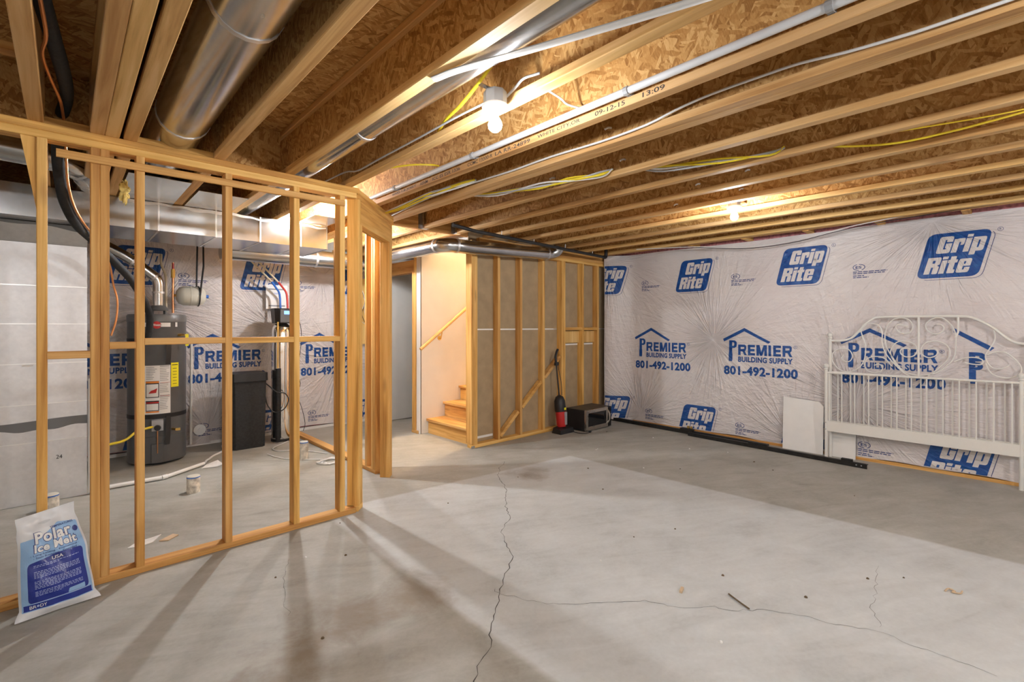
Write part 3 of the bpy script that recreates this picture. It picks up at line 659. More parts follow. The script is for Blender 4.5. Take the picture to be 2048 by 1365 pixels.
Print().text('24', 0, .035, 0, .03).build('lettering', 'ink_black', lambda a,b_: (-.05+a, 5.117, .32+b_), pl, 0)
MB().box(-.235,-.175,5.1165,5.119,1.045-.0,1.06).build('sticker', 'label_white', pl)

tr = thing('trunk_duct', 'long rectangular galvanised supply trunk under the utility room joists', 'duct', (.3,5.08,2.12))
xs = [-1.3,-.45,.14,.55,.95,1.30,1.66,1.91]
for a, b_ in zip(xs, xs[1:]): MB().box(a+.001, b_-.001, 4.74, 5.42, 2.12, 2.344).build('section', 'galv', tr)
for x in xs[1:-1]: MB().box(x-.006, x+.006, 4.736, 5.424, 2.117, 2.346).build('seam', 'duct_seam', tr)
MB().box(1.91, 1.914, 4.735, 5.425, 2.115, 2.349).build('end_cap', 'galv', tr)
def mast3(u, v):
    x = .30+u*1.6; return V(x, 4.737, 2.318+.006*math.sin(x*13)+.004*math.sin(x*37)+v*.028*(.5+.5*abs(math.sin(x*5))))
MB().grid(mast3, 70, 1).build('sealant_band', 'galv_flat', tr)
for i,(x0,x1,y0) in enumerate(((.30,.645,3.95),(.72,1.05,4.13),(1.63,1.90,4.32))):
    o = MB().box(x0, x1, y0, 4.735, H-.006, H-.003).build('joist_panning', 'galv', None, base=(x0,y0,H-.006))
    tag(o, ['flat sheet metal pan under the joists beside the yellow insulation tuft','bright sheet metal pan under the joists in front of the trunk duct','sheet metal pan under the joists at the trunk duct end'][i], 'sheet metal')

def rduct(name, label, pts, r, seams, n=20, k=7):
    C = curve(pts, k); o = thing(name, label, 'duct', tuple(pts[0]))
    MB().tube(C, r, n).build('pipe', 'galv', o, True)
    for s in seams:
        i = min(range(len(C)), key=lambda i: (C[i]-Vector(s)).length); d = (C[min(i+1,len(C)-1)]-C[max(i-1,0)]).normalized()
        MB().tube([C[i]-d*.012, C[i]+d*.012], r+.003, n).build('joint_band', 'galv_flat', o, True)
    return o
rduct('round_duct', 'wide round galvanised duct running between ceiling joists', [(.468,-3.05,2.49),(.468,-1,2.49),(.468,1,2.49),(.468,2.9,2.49),(.468,3.9,2.49),(.468,4.8,2.49),(.468,5.0,2.46),(.468,5.08,2.36)], .125, [(.468,1.95,2.49),(.468,3.15,2.49)])
rduct('round_duct', 'narrow round galvanised duct tucked behind a joist above the bare bulb', [(1.205,-3.05,2.445),(1.205,0,2.445),(1.205,2,2.445),(1.205,3.4,2.445),(1.205,4.2,2.445),(1.205,4.95,2.445),(1.205,5.05,2.42),(1.205,5.09,2.352)], .070, [(1.205,2.5,2.445),(1.205,3.95,2.445)])
rduct('round_duct', 'short corrugated elbow duct above the black insulated line', [(-.30,4.25,2.45),(-.1,4.25,2.44),(.06,4.32,2.42),(.12,4.55,2.42),(.12,4.85,2.432)], .085, [(-.1,4.25,2.44),(.06,4.32,2.42),(.12,4.55,2.42)])
hd = rduct('round_duct', 'bright round galvanised duct crossing the hall and stair wall', [(2.84,5.62,2.19),(2.84,5.0,2.19),(2.84,4.4,2.19),(2.84,4.17,2.19),(2.885,4.075,2.19),(2.98,4.03,2.192),(3.3,4.03,2.20),(4.30,4.03,2.25),(4.42,4.03,2.258),(4.50,3.99,2.29),(4.52,3.95,2.352)], .074, [(2.84,4.17,2.19),(2.98,4.03,2.192),(4.36,4.03,2.25)])
rduct('round_duct', 'bright round duct running behind the trunk duct along the outside wall', [(1.2,5.78,2.16),(2.0,5.78,2.16),(2.4,5.78,2.16),(3.1,5.78,2.16)], .10, [(2.2,5.78,2.16)])

# ------------------------------------------------------------ pipes and cables overhead
def pipe(name, label, cat, pts, r, m, k=0, n=8, group=None):
    C = curve(pts, k) if k else pts
    o = MB().tube(C, r, n).build(name, m, None, True, base=tuple(pts[0])); return tag(o, label, cat, group)
pv = thing('plastic_pipe', 'straight white plastic pipe clipped along a ceiling joist', 'pipe', (1.842,0,2.408))
MB().tube([(1.842,-3.0,2.408),(1.842,3.75,2.408)], .0165, 12).build('pipe', 'pvc_grey', pv, True)
for y in (3.27,2.32,1.21,.43,-.5):
    MB().tube([(1.842,y-.011,2.408),(1.842,y+.011,2.408)], .0205, 10).box(1.86,1.886,y-.011,y+.011,2.393,2.425).build('clip', 'clip_grey', pv)
gp = thing('gas_pipe', 'black iron pipe slung under the joists beside the stair wall', 'pipe', (4.2,3.85,2.30))
MB().tube([(2.75,3.77,2.335),(3.04,3.788,2.318),(3.88,3.836,2.313),(5.44,3.93,2.305)], .019, 10).build('pipe', 'black_iron', gp, True)
MB().tube(curve([(5.42,3.93,2.305),(5.47,3.932,2.31),(5.48,3.934,2.345),(5.48,3.935,2.45)],4), .023, 10).build('elbow', 'black_iron', gp, True)
for x, y in ((3.42,3.81),(3.95,3.84),(4.55,3.88),(5.15,3.915)):
    MB().tube([(x,y,2.325),(x+.004,y,H+.02)], .005, 6).build('hanger', 'pvc', gp)
pipe('white_cable', 'flat white cable drooping along the doubled ceiling joist', 'cable', [(2.17,3.93,2.357),(2.168,3.27,2.40),(2.172,2.64,2.395),(2.168,2.32,2.385),(2.168,1.96,2.388),(2.168,1.59,2.375),(2.168,1.31,2.38),(2.172,1.146,2.406),(2.172,.973,2.42),(2.168,.738,2.418),(2.168,.606,2.414),(2.168,.454,2.394),(2.165,.29,2.38),(2.162,.16,2.375),(2.162,-.3,2.375)], .006, 'white_jacket', 3)
def bundle(base, n, seed, end_label, xoff=0, cols=None):
    r = random.Random(seed)
    names = {'yellow_jacket':'yellow_cable','white_jacket':'white_cable','grey_jacket':'grey_cable'}
    for i in range(n):
        m = cols[i % len(cols)]
        j = [V(r.uniform(-.022,.022)+xoff*i, r.uniform(-.02,.02), r.uniform(-.016,.016)) for _ in base]; j[0] *= .4; j[-1] *= .4
        pipe(names[m], names[m].replace('_',' ')+' '+end_label, 'cable', [Vector(p)+q for p, q in zip(base, j)], .0062, m, 4, 6, end_label)
bundle([(2.03,3.84,2.337),(2.03,3.55,2.338),(2.03,3.30,2.345),(2.035,3.05,2.36),(2.11,2.78,2.39),(2.17,2.70,2.41)], 7, 3, 'in the loose bundle above the doorway header', 0, ['yellow_jacket','white_jacket','grey_jacket','white_jacket','yellow_jacket','grey_jacket','yellow_jacket'])
bundle([(2.32,3.05,2.40),(2.40,2.75,2.370),(2.45,2.32,2.345),(2.50,2.09,2.348),(2.60,1.92,2.362),(2.66,1.86,2.40)], 6, 4, 'in the bundle sagging below the second joist bay', 0, ['yellow_jacket','white_jacket','yellow_jacket','grey_jacket','yellow_jacket','white_jacket'])
bundle([(2.74,2.05,2.40),(2.78,1.75,2.39),(2.85,1.58,2.383),(2.95,1.28,2.368),(3.05,1.03,2.372),(3.08,.95,2.40)], 4, 6, 'in the thin bundle crossing the third joist bay', 0, ['white_jacket','yellow_jacket','grey_jacket','yellow_jacket'])
pipe('yellow_cable', 'single yellow cable hanging in a long bow between far joists', 'cable', [(3.16,.90,2.42),(3.30,.66,2.385),(3.35,.451,2.362),(3.38,.248,2.370),(3.42,.101,2.39),(3.48,-.05,2.42)], .006, 'yellow_jacket', 5)
pipe('yellow_cable', 'second thin yellow cable tight under the same far joists', 'cable', [(3.16,.72,2.41),(3.25,.5,2.40),(3.32,.3,2.402),(3.40,.1,2.41),(3.48,-.05,2.43)], .004, 'yellow_jacket', 4)
pipe('yellow_cable', 'thick yellow cable hanging beside the narrow round duct', 'cable', [(1.25,1.18,2.62),(1.32,1.36,2.60),(1.38,1.489,2.58),(1.40,1.60,2.54),(1.40,1.74,2.47),(1.41,1.87,2.43),(1.43,2.02,2.415),(1.478,2.16,2.405)], .0085, 'yellow_jacket', 5)
pipe('grey_cable', 'grey cable lying along the joist towards the lamp box', 'cable', [(1.44,3.65,2.45),(1.44,3.255,2.436),(1.44,3.059,2.40),(1.435,2.744,2.398),(1.435,2.334,2.398),(1.435,2.135,2.40),(1.43,1.915,2.398),(1.42,1.70,2.386)], .0055, 'grey_jacket', 4)
pipe('grey_cable', 'short metal-clad cable rising from the lamp box to the joist', 'cable', [(1.43,1.56,2.37),(1.445,1.52,2.40),(1.45,1.47,2.425),(1.477,1.40,2.43)], .006, 'grey_jacket', 4)
pipe('white_cable', 'short white cable tail poking from the joist above the plastic pipe', 'cable', [(1.49,1.64,2.50),(1.60,1.60,2.52),(1.75,1.54,2.47),(1.80,1.52,2.44),(1.883,1.48,2.43)], .005, 'white_jacket', 4)
pipe('yellow_cable', 'pale yellow cable loop near the partition corner', 'cable', [(1.53,2.95,2.40),(1.68,2.80,2.43),(1.80,2.72,2.44),(1.884,2.75,2.46)], .006, 'yellow_jacket', 4)
pipe('white_cable', 'thin white cable sagging across the top of the printed wall', 'cable', [(5.40,3.4,2.347),(5.62,2.7,2.32),(5.72,2.2,2.27),(5.73,1.84,2.265),(5.70,1.45,2.30),(5.66,1.157,2.335),(5.60,.85,2.352),(5.58,.62,2.365)], .0045, 'white_jacket', 5)
pipe('black_cable', 'thin black cable sagging across the top of the printed wall', 'cable', [(5.62,2.9,2.345),(5.72,2.2,2.25),(5.735,1.7,2.255),(5.70,1.3,2.305),(5.67,1.0,2.335),(5.63,.6,2.349),(5.595,.1,2.36)], .0035, 'black_plastic', 5)
strip = MB().grid(lambda u, v: curve([(1.085,1.62,H-.004),(1.116,1.483,H-.006),(1.215,1.201,H-.010),(1.396,.707,H-.006),(1.50,.35,H-.004),(1.60,-.2,H-.006)],8)[min(40,int(round(u*40)))]+V(.018*(v*2-1),.006*(v*2-1),-.004+.004*abs(v*2-1)), 40, 4)
mb = MB(); mb.v = strip.v[:]; mb.f = strip.f[:]; n0 = len(mb.v); mb.add([p+V(0,0,-.004) for p in strip.v], strip.f)
tag(mb.build('trim_strip', 'trim_white', None, True, base=(1.2,1.2,H)), 'long flat white plastic strip hanging under the joists', 'trim strip')
for i,(x,y,z) in enumerate(((3.11,1.62,2.44),(2.70,1.78,2.45),(3.515,1.66,2.43),(3.515,1.30,2.45),(3.92,2.05,2.42),(3.92,1.5,2.44),(2.215,1.55,2.45),(2.70,2.4,2.47))):
    pipe('cable_tail', 'short white cable tail poking through a joist web', 'cable', [(x-.006,y,z),(x-.03,y+.004,z-.004),(x-.048,y+.012,z-.016)], .006, 'white_jacket', 3, 6, 'cable tails poking through joist webs')

# insulated refrigerant line and copper line on the left
pipe('insulated_line', 'thick black foam insulated line dropping from the joists past the studs', 'pipe', [(-.10,1.9,2.50),(-.061,2.259,2.47),(-.035,2.541,2.465),(.0,2.968,2.47),(.005,3.25,2.48),(-.02,3.47,2.43),(-.03,3.62,2.30),(-.02,3.72,2.175),(.0,3.8,2.07),(.055,3.95,1.97),(.15,4.35,1.93),(.26,4.5,1.82),(.36,4.6,1.71),(.458,4.9,1.59),(.51,5.12,1.52),(.545,5.26,1.45),(.552,5.32,1.36),(.548,5.34,1.28),(.535,5.35,1.22)], .027, 'black_foam', 5, 10)
pipe('copper_line', 'thin bare copper line strapped to the black insulated line', 'pipe', [(-.06,2.2,2.43),(-.05,2.42,2.41),(-.065,2.62,2.42),(-.05,2.85,2.43),(-.02,3.1,2.43),(-.01,3.29,2.44),(-.0,3.50,2.40),(.005,3.62,2.28),(.012,3.70,2.17),(.035,3.8,2.07),(.085,3.93,1.98),(.185,4.3,1.90),(.235,4.5,1.80),(.262,4.6,1.66),(.286,4.62,1.54),(.279,4.62,1.40),(.25,4.62,1.28)], .0065, 'copper_bare', 5, 8)
# tuft of yellow insulation
def tuft(u, v): 
    th = u*2*PI; ph = v*PI; r = .021+.008*math.sin(th*3+v*9)+.008*math.sin(ph*7+u*12)
    return V(.265+r*math.sin(ph)*math.cos(th), 3.72+r*math.sin(ph)*math.sin(th)*.7, 2.165+2.3*r*math.cos(ph))
tag(MB().grid(tuft, 18, 14).build('insulation_tuft', 'yellow_wool', None, True, base=(.265,3.72,2.1)), 'fluffy yellow insulation tuft hanging beside the double stud', 'insulation')

# ------------------------------------------------------------ water heater and its plumbing
WX, WY, WRr = .68, 5.955, .24
wh_ = thing('water_heater', 'dark grey gas storage water heater behind the studs', 'water heater', (WX,WY,0))
MB().lathe([(.001,.02),(WRr-.01,.02),(WRr,.03),(WRr,.28)],(WX,WY,0),n=40).build('base_jacket', 'heater_grey', wh_, True)
MB().lathe([(WRr,.282),(WRr,1.40),(WRr+.002,1.405)],(WX,WY,0),n=40).build('tank_jacket', 'heater_grey', wh_, True)
MB().lathe([(WRr+.004,1.395),(WRr+.005,1.45),(WRr-.005,1.468),(.001,1.472)],(WX,WY,0),n=40).build('top_cap', 'heater_trim', wh_, True)
MB().lathe([(.05,0),(.05,.02),(.18,.02),(.18,0)],(WX,WY,0),n=24).build('foot_ring', 'black_plastic', wh_)
def cyl(ang, z, off=.001, r=WRr): return V(WX+(r+off)*math.cos(ang), WY+(r+off)*math.sin(ang), z)
A0 = math.atan2(-5.7,-.62)      # faces the camera
def wrap(a, b_, off=.0015): return cyl(A0+a/WRr, b_, off)
def cpatch(name, m, a0, a1, z0, z1, off=.0015): 
    return Print().rect(a0,a1,z0,z1).build(name, m, lambda a,b_: wrap(a,b_,off), wh_, .02)
cpatch('strap_band', 'black_plastic', -.38, .38, .455, .495)
cpatch('strap_band', 'black_plastic', -.38, .38, 1.262-.06, 1.262-.03)
RL = cpatch('rating_label', 'label_white', -.10, .105, .50, .97, .003)
t = Print(); r_ = random.Random(2)
for i in range(26):
    z = .955-i*.0165
    if i not in (9,16): t.rect(.018, .018+r_.uniform(.05,.08), z, z+.005)
for i in range(8): t.rect(-.09, -.09+r_.uniform(.05,.09), .95-i*.016, .955-i*.016)
t.rect(.02,.10,.963,.967); t.build('fine_print', 'ink_grey', lambda a,b_: wrap(a,b_,.0036), RL, .02)['kind'] = 'stuff'
def lab(name, m, off, *shapes):
    for sh in shapes:
        q = Print(); q.rect(*sh) if len(sh) == 4 and not isinstance(sh[0], tuple) else q.poly(sh)
        q.build(name, m, lambda a,b_: wrap(a,b_,off), RL, .02)
lab('warning_box', 'ink_black', .0036, (-.092,.012,.66,.82), (-.092,.012,.53,.63))
lab('warning_panel', 'label_white', .0042, (-.086,.006,.667,.79), (-.086,.006,.537,.60))
lab('warning_bar', 'label_orange', .0046, (-.092,.012,.80,.818), (-.092,.012,.515,.528))
lab('flame_symbol', 'badge_red', .0048, [(-.07,.70),(-.01,.705),(-.002,.75),(-.03,.735),(-.05,.728)])
lab('red_line', 'badge_red', .0048, (-.09,.01,.606,.618), (.02,.10,.80,.803), (.02,.10,.67,.673))
EL = cpatch('energy_label', 'label_yellow', .11, .185, .75, .99, .003)
t = Print().rect(.118,.175,.965,.972)
for i in range(6): t.rect(.125,.165,.93-i*.03,.934-i*.03)
t.build('fine_print', 'ink_black', lambda a,b_: wrap(a,b_,.004), EL, .02)['kind'] = 'stuff'
BPl = cpatch('brand_plate', 'label_white', -.13, .105, 1.345, 1.385, .003)
Print().poly([(-.005+.034*math.cos(k*PI/12), 1.362+.036*math.sin(k*PI/12)) for k in range(24)]).build('brand_badge', 'badge_red', lambda a,b_: wrap(a,b_,.0045), BPl, .02)
Print().text('Rheem', -.034, .026, 1.352, 1.375, .02).build('lettering', 'label_white', lambda a,b_: wrap(a,b_,.0056), BPl, .02)
cpatch('capacity_label', 'label_white', .15, .172, 1.345, 1.39, .003)
def flap(a0, z0, z1): 
    return MB().grid(lambda u, v: cyl(A0+(a0+.018*(u*2-1)-.02*v)/WRr, z0+(z1-z0)*v, .012+.03*math.sin(v*PI*.55)), 3, 10).build('strap_end', 'black_plastic', wh_, True)
flap(.09, 1.235, .98); flap(.085, .47, .20)
g = cyl(A0+.0/WRr, .40, .045); tn = V(math.cos(A0), math.sin(A0), 0); sd_ = V(-tn.y, tn.x, 0)
GV = MB().obox(g, sd_, tn, (0,0,1), .045, .04, .05).build('gas_valve', 'silver_plastic', wh_)
MB().lathe([(.001,0),(.028,0),(.026,.022),(.001,.022)], g+tn*.04+V(0,0,-.02), tn, 16).build('valve_knob', 'black_plastic', GV, True)
MB().tube([cyl(A0,.35,.03),cyl(A0,.24,.02),cyl(A0,.12,.012)], .006, 6).build('burner_tube', 'copper', wh_)
MB().obox(cyl(A0+.0,.12,.0), sd_, tn, (0,0,1), .045, .015, .09).build('burner_door', 'heater_grey', wh_)
MB().tube([cyl(A0+.125/WRr,.335,-.01),cyl(A0+.125/WRr,.335,.06)], .011, 8).obox(cyl(A0+.135/WRr,.335,.065), sd_, tn, (0,0,1), .018,.006,.012).build('drain_valve', 'brass', wh_)
tp = cyl(A0+.19/WRr, 1.262, .03)
MB().tube([cyl(A0+.19/WRr,1.262,-.01), tp], .014, 8).tube([tp, tp+V(.03,-.01,.0)], .012, 8).build('relief_valve', 'brass', wh_, True)
MB().obox(tp+V(.045,-.012,-.05), (1,.1,0), (0,1,0), (0,0,1), .014, .002, .06).build('warning_tag', 'label_yellow', wh_)
MB().obox((WX-.004,WY-.235,1.205),(1,0,0),(0,1,0),(0,0,1),.022,.012,.018).build('strap_buckle', 'label_white', wh_)
# draft hood
dh = MB().lathe([(.085,1.508),(.088,1.52),(.060,1.555),(.055,1.56)],(WX+.01,WY,0),n=24)
for k in range(4): an = PI/4+k*PI/2; dh.obox((WX+.01+.078*math.cos(an),WY+.078*math.sin(an),1.49),(math.cos(an),math.sin(an),0),(0,0,1),(-math.sin(an),math.cos(an),0),.002,.025,.012)
dh.build('draft_hood', 'heater_trim', wh_, True)
fp = thing('flue_pipe', 'shiny metal flue pipe rising from the water heater and slanting away', 'flue pipe', (WX+.01,WY,1.56))
fc = [(WX+.01,WY,1.56),(WX+.01,WY,1.68),(WX+.01,WY,1.78),(WX-.01,WY,1.835),(WX-.06,WY,1.88),(.50,WY,1.98),(.33,WY,2.09),(.10,WY,2.21)]
MB().tube(curve(fc,3), .050, 18).build('pipe', 'galv', fp, True)
for p, q in ((fc[1],fc[2]),(fc[3],fc[4]),(fc[5],fc[6])): MB().tube([Vector(p),Vector(p)+(Vector(q)-Vector(p)).normalized()*.02], .053, 18).build('joint_band', 'galv_flat', fp, True)
pipe('copper_pipe', 'upright copper cold water pipe with a valve beside the flue', 'pipe', [(.83,6.10,1.49),(.83,6.10,2.02)], .011, 'copper', 0, 10)
cv = thing('shutoff_valve', 'small brass shutoff valve on the copper pipe', 'valve', (.83,6.10,1.90))
MB().tube([(.83,6.10,1.86),(.83,6.10,1.95)], .019, 8).build('body', 'brass', cv, True); MB().tube([(.83,6.085,1.955),(.83,6.085,2.01)], .008, 6).build('handle', 'red_pex', cv, True)
pipe('plastic_water_pipe', 'tan plastic hot water pipe curving down behind the flue', 'pipe', [(.74,6.2,2.11),(.74,6.18,2.0),(.765,6.13,1.90),(.77,6.11,1.80),(.77,6.10,1.49)], .012, 'tan_pex', 4, 8)
et = thing('expansion_tank', 'cream expansion tank hanging sideways by the copper pipe', 'tank', (.985,6.10,1.675))
MB().lathe([(.001,-.135),(.05,-.132),(.085,-.11),(.102,-.07),(.104,0),(.102,.07),(.085,.11),(.05,.13),(.001,.133)],(.99,6.10,1.675),(1,0,0),28).build('body', 'tank_cream', et, True)
MB().lathe([(.1055,-.006),(.1065,0),(.1055,.006)],(.98,6.10,1.675),(1,0,0),28).build('weld_seam', 'tank_cream', et, True)
MB().tube([(.84,6.10,1.675),(.86,6.10,1.675)], .014, 8).build('fitting', 'brass', et); MB().tube([(1.118,6.10,1.675),(1.150,6.10,1.675)], .018, 10).build('valve_cap', 'blue_plastic', et)
sp = MB().tube([(1.055+.0*math.cos(k), 6.10+.107*math.cos(k), 1.675+.107*math.sin(k)) for k in [i*2*PI/20 for i in range(20)]], .006, 6, closed=True)
sp.tube([(1.055,6.20,1.68),(1.065,6.20,2.30)], .009, 6).tube([(1.055,6.0,1.68),(1.095,6.05,2.0),(1.105,6.12,2.30)], .009, 6)
sp.build('hanging_strap', 'black_plastic', et)
pipe('gas_connector', 'yellow flexible gas connector feeding the water heater', 'hose', [(.20,5.45,.30),(.286,5.50,.305),(.397,5.53,.321),(.487,5.56,.385),(.56,5.60,.392),(.615,5.65,.392)], .011, 'yellow_jacket', 5, 8)
pipe('plastic_conduit', 'white upright plastic pipe standing beside the water heater', 'pipe', [(1.02,6.30,.04),(1.025,6.30,1.22)], .013, 'pvc', 0, 10)
pipe('plastic_conduit', 'white upright plastic pipe at the corner of the return air box', 'pipe', [(.148,5.10,.02),(.148,5.10,.93)], .014, 'pvc', 0, 10)
dc = thing('wall_drain', 'round white drain cap set in the plastic covered wall', 'drain cap', (1.11,6.35,.18))
MB().lathe([(.001,.0),(.062,.0),(.06,.012),(.001,.016)],(1.11,6.345,.18),(0,-1,0),24).build('plate', 'label_white', dc, True)
MB().obox((1.11,6.325,.18),(.7,0,.7),(0,1,0),(-.7,0,.7),.017,.008,.017).build('square_key', 'label_white', dc)

# ------------------------------------------------------------ water softener
br = thing('brine_tank', 'tall square black brine tank with lid', 'tank', (1.48,5.97,0))
def rbox(x0,x1,y0,y1,z0,z1,tx,c=.03):
    def ring(z, k): return [(x0+tx*k+c,y0+tx*k,z),(x1-tx*k-c,y0+tx*k,z),(x1-tx*k,y0+tx*k+c,z),(x1-tx*k,y1-tx*k-c,z),(x1-tx*k-c,y1-tx*k,z),(x0+tx*k+c,y1-tx*k,z),(x0+tx*k,y1-tx*k-c,z),(x0+tx*k,y0+tx*k+c,z)]
    return MB().add(ring(z0,1)+ring(z1,0), [tuple(range(7,-1,-1)),tuple(range(8,16))]+[(i,(i+1)%8,8+(i+1)%8,8+i) for i in range(8)])
rbox(1.31,1.66,5.80,6.13,0,.74,.012).build('body', 'black_foam', br, True); rbox(1.30,1.672,5.79,6.14,.742,.83,-.002).build('lid', 'black_plastic', br, True)
rs = thing('softener_tank', 'chrome water softener cylinder with a black control head', 'water softener', (1.88,6.0,0))
MB().lathe([(.001,.03),(.112,.03),(.114,.05),(.114,1.28),(.105,1.33),(.07,1.375),(.05,1.385)],(1.88,6.0,0),n=32).build('tank', 'steel_polished', rs, True)
MB().lathe([(.001,0),(.118,0),(.118,.03),(.001,.03)],(1.88,6.0,0),n=32).build('foot', 'black_plastic', rs, True)
MB().lathe([(.118,1.16),(.121,1.165),(.121,1.178),(.118,1.183)],(1.88,6.0,0),n=32).build('band', 'black_plastic', rs, True)
rbox(1.775,2.03,5.89,6.12,1.385,1.56,.015,.04).build('control_head', 'black_plastic', rs, True)
MB().obox((1.91,5.884,1.47),(1,0,0),(0,1,0),(0,0,1),.085,.012,.075).build('control_panel', 'heater_grey', rs); CPn = bpy.data.objects['control_panel']; MB().box(1.865,1.965,5.8695,5.8715,1.49,1.53).build('screen', 'screen_blue', CPn)
pipe('foam_pipe', 'black foam covered pipe standing in front of the chrome cylinder', 'pipe', [(1.792,5.86,.03),(1.792,5.86,.86)], .026, 'black_foam', 0, 12)
pipe('copper_pipe', 'bare metal pipe above the black foam cover', 'pipe', [(1.792,5.86,.865),(1.795,5.87,1.16),(1.80,5.88,1.40)], .010, 'brass', 0, 8)
pipe('black_hose', 'thin black hose looping from the brine tank', 'hose', [(1.66,5.95,.72),(1.70,5.82,.66),(1.76,5.78,.60),(1.84,5.77,.58),(1.88,5.77,.50),(1.83,5.77,.40),(1.74,5.80,.37),(1.68,5.85,.45),(1.67,5.9,.55)], .006, 'black_plastic', 5)
pipe('black_cable', 'thin black power cable hanging beside the chrome cylinder', 'cable', [(2.04,6.02,1.46),(2.10,6.05,1.40),(2.14,6.1,1.25),(2.14,6.15,1.0),(2.12,6.22,.8),(2.18,6.25,.62),(2.14,6.25,.5),(2.20,6.25,.3),(2.22,6.2,.12),(2.18,6.15,.04)], .0035, 'black_plastic', 4)
for i,(dx,m) in enumerate(((0,'blue_plastic'),(.075,'red_pex'))):
    pipe('water_line', ['tan pipe with a blue lower end slanting to the softener','tan pipe with a red lower end slanting to the softener'][i], 'pipe', [(1.56+dx*1.0,6.08,2.115),(1.74+dx,6.10,1.94),(1.80+dx,6.12,1.885)], .011, 'tan_pex', 0, 8)
    pipe('water_line', ['blue plastic pipe end above the softener','red plastic pipe end above the softener'][i], 'pipe', [(1.803+dx,6.122,1.882),(1.86+dx*1.1,6.14,1.81),(1.90+dx*1.1,6.15,1.74),(1.905+dx*1.1,6.13,1.56)], .012, m, 3, 8)
doc = thing('certificate', 'white printed sheet in a plastic sleeve fixed to the wall', 'document', (1.9,6.31,1.70))
MB().box(1.795,2.045,6.315,6.319,1.565,1.86).build('sheet', 'label_white', doc)
t = Print().rect(.03,.22,.235,.252).rect(.03,.22,.03,.047); t.build('printed_bars', 'ink_grey', lambda a,b_: (1.795+a,6.3142,1.565+b_), doc, 0)
t = Print().rect(.09,.16,.19,.20).rect(.1,.17,.18,.187).rect(.08,.17,.13,.134).rect(.09,.16,.115,.118).rect(.02,.12,.275,.278); t.build('printed_lines', 'bag_text', lambda a,b_: (1.795+a,6.3142,1.565+b_), doc, 0)

# ------------------------------------------------------------ utility room floor things
fpipe = thing('drain_pipe', 'white plastic drain pipe lying bent on the floor', 'pipe', (.5,5.15,.02))
MB().tube(curve([(.148,5.10,.05),(.17,5.12,.024),(.266,5.15,.022),(.45,5.15,.022),(.62,5.15,.022)],4), .0165, 10).build('pipe', 'pvc', fpipe, True)
MB().tube([(.62,5.15,.022),(.66,5.165,.022)], .021, 10).build('coupling', 'pvc', fpipe, True); MB().tube([(.66,5.165,.022),(.98,5.40,.022)], .0165, 10).build('pipe', 'pvc', fpipe, True)
pipe('clear_hose', 'pale drain hose curling across the floor towards the brine tank', 'hose', [(.99,5.41,.025),(1.02,5.48,.03),(1.05,5.55,.02),(1.12,5.70,.012),(1.24,5.86,.012),(1.28,6.1,.012)], .010, 'pvc', 5)
tag(MB().add([(.94,5.30,.004),(1.06,5.26,.006),(1.13,5.33,.004),(1.10,5.42,.03),(1.0,5.38,.014)],[(0,1,2,3,4)]).add([(.94,5.30,.001),(1.06,5.26,.001),(1.13,5.33,.001),(1.10,5.42,.003),(1.0,5.38,.002)],[(0,4,3,2,1)]).build('paper_scrap', 'paper', None, base=(1.03,5.34,0)), 'crumpled white paper at the end of the drain pipe', 'paper')
def stub(x, y, h, r, label):
    t = thing('pipe_stub', label, 'pipe stub', (x,y,0))
    MB().lathe([(r,0),(r,h-.012)],(x,y,0),n=20).build('pipe', 'pvc_dirty', t, True); MB().lathe([(r+.001,h-.014),(r+.001,h-.006)],(x,y,0),n=20).build('tape', 'blue_plastic', t, True)
    MB().lathe([(r,h-.006),(r-.003,h),(.001,h)],(x,y,0),n=20).build('cap', 'tank_cream', t, True)
stub(.762, 4.60, .135, .047, 'short capped pipe stub in the open floor of the utility room')
stub(1.765, 4.96, .185, .040, 'tall dirty pipe stub beside the loose bottom plate')
stub(-.075, 4.86, .12, .045, 'capped pipe stub behind the ice melt bag')
def scrap(name, pts, m, label, cat, h=.006): return tag(MB().prism([(x,y,.001) for x,y in pts], (0,0,h)).build(name, m, None, base=(pts[0][0],pts[0][1],0)), label, cat)
scrap('paper_scrap', [(.275,3.70),(.34,3.68),(.40,3.70),(.455,3.80),(.40,3.78),(.33,3.77)], 'paper', 'torn white paper scrap on the floor behind a stud', 'paper', .004)
scrap('wood_scrap', [(.43,3.69),(.475,3.66),(.535,3.71),(.51,3.75)], 'cardboard', 'small tan wooden offcut on the floor behind the studs', 'scrap')
loop = [(1.93+.11*math.cos(k*.7)+.03*math.sin(k*1.9), 4.68+.09*math.sin(k*.7)+.02*math.cos(k*2.3), .012+.003*(k%3)) for k in range(30)]
pipe('white_cable', 'coil of loose white cable on the floor by the loose plate', 'cable', [(1.55,5.40,.008),(1.62,5.10,.008),(1.84,4.85,.008)]+loop, .005, 'white_jacket', 2, 6)
pipe('white_cable', 'white cable lying beside the chrome cylinder', 'cable', [(1.90,5.84,.01),(1.75,5.70,.01),(1.66,5.6,.008),(1.68,5.45,.008),(1.85,5.35,.008),(2.02,5.0,.008)], .005, 'white_jacket', 4, 6)

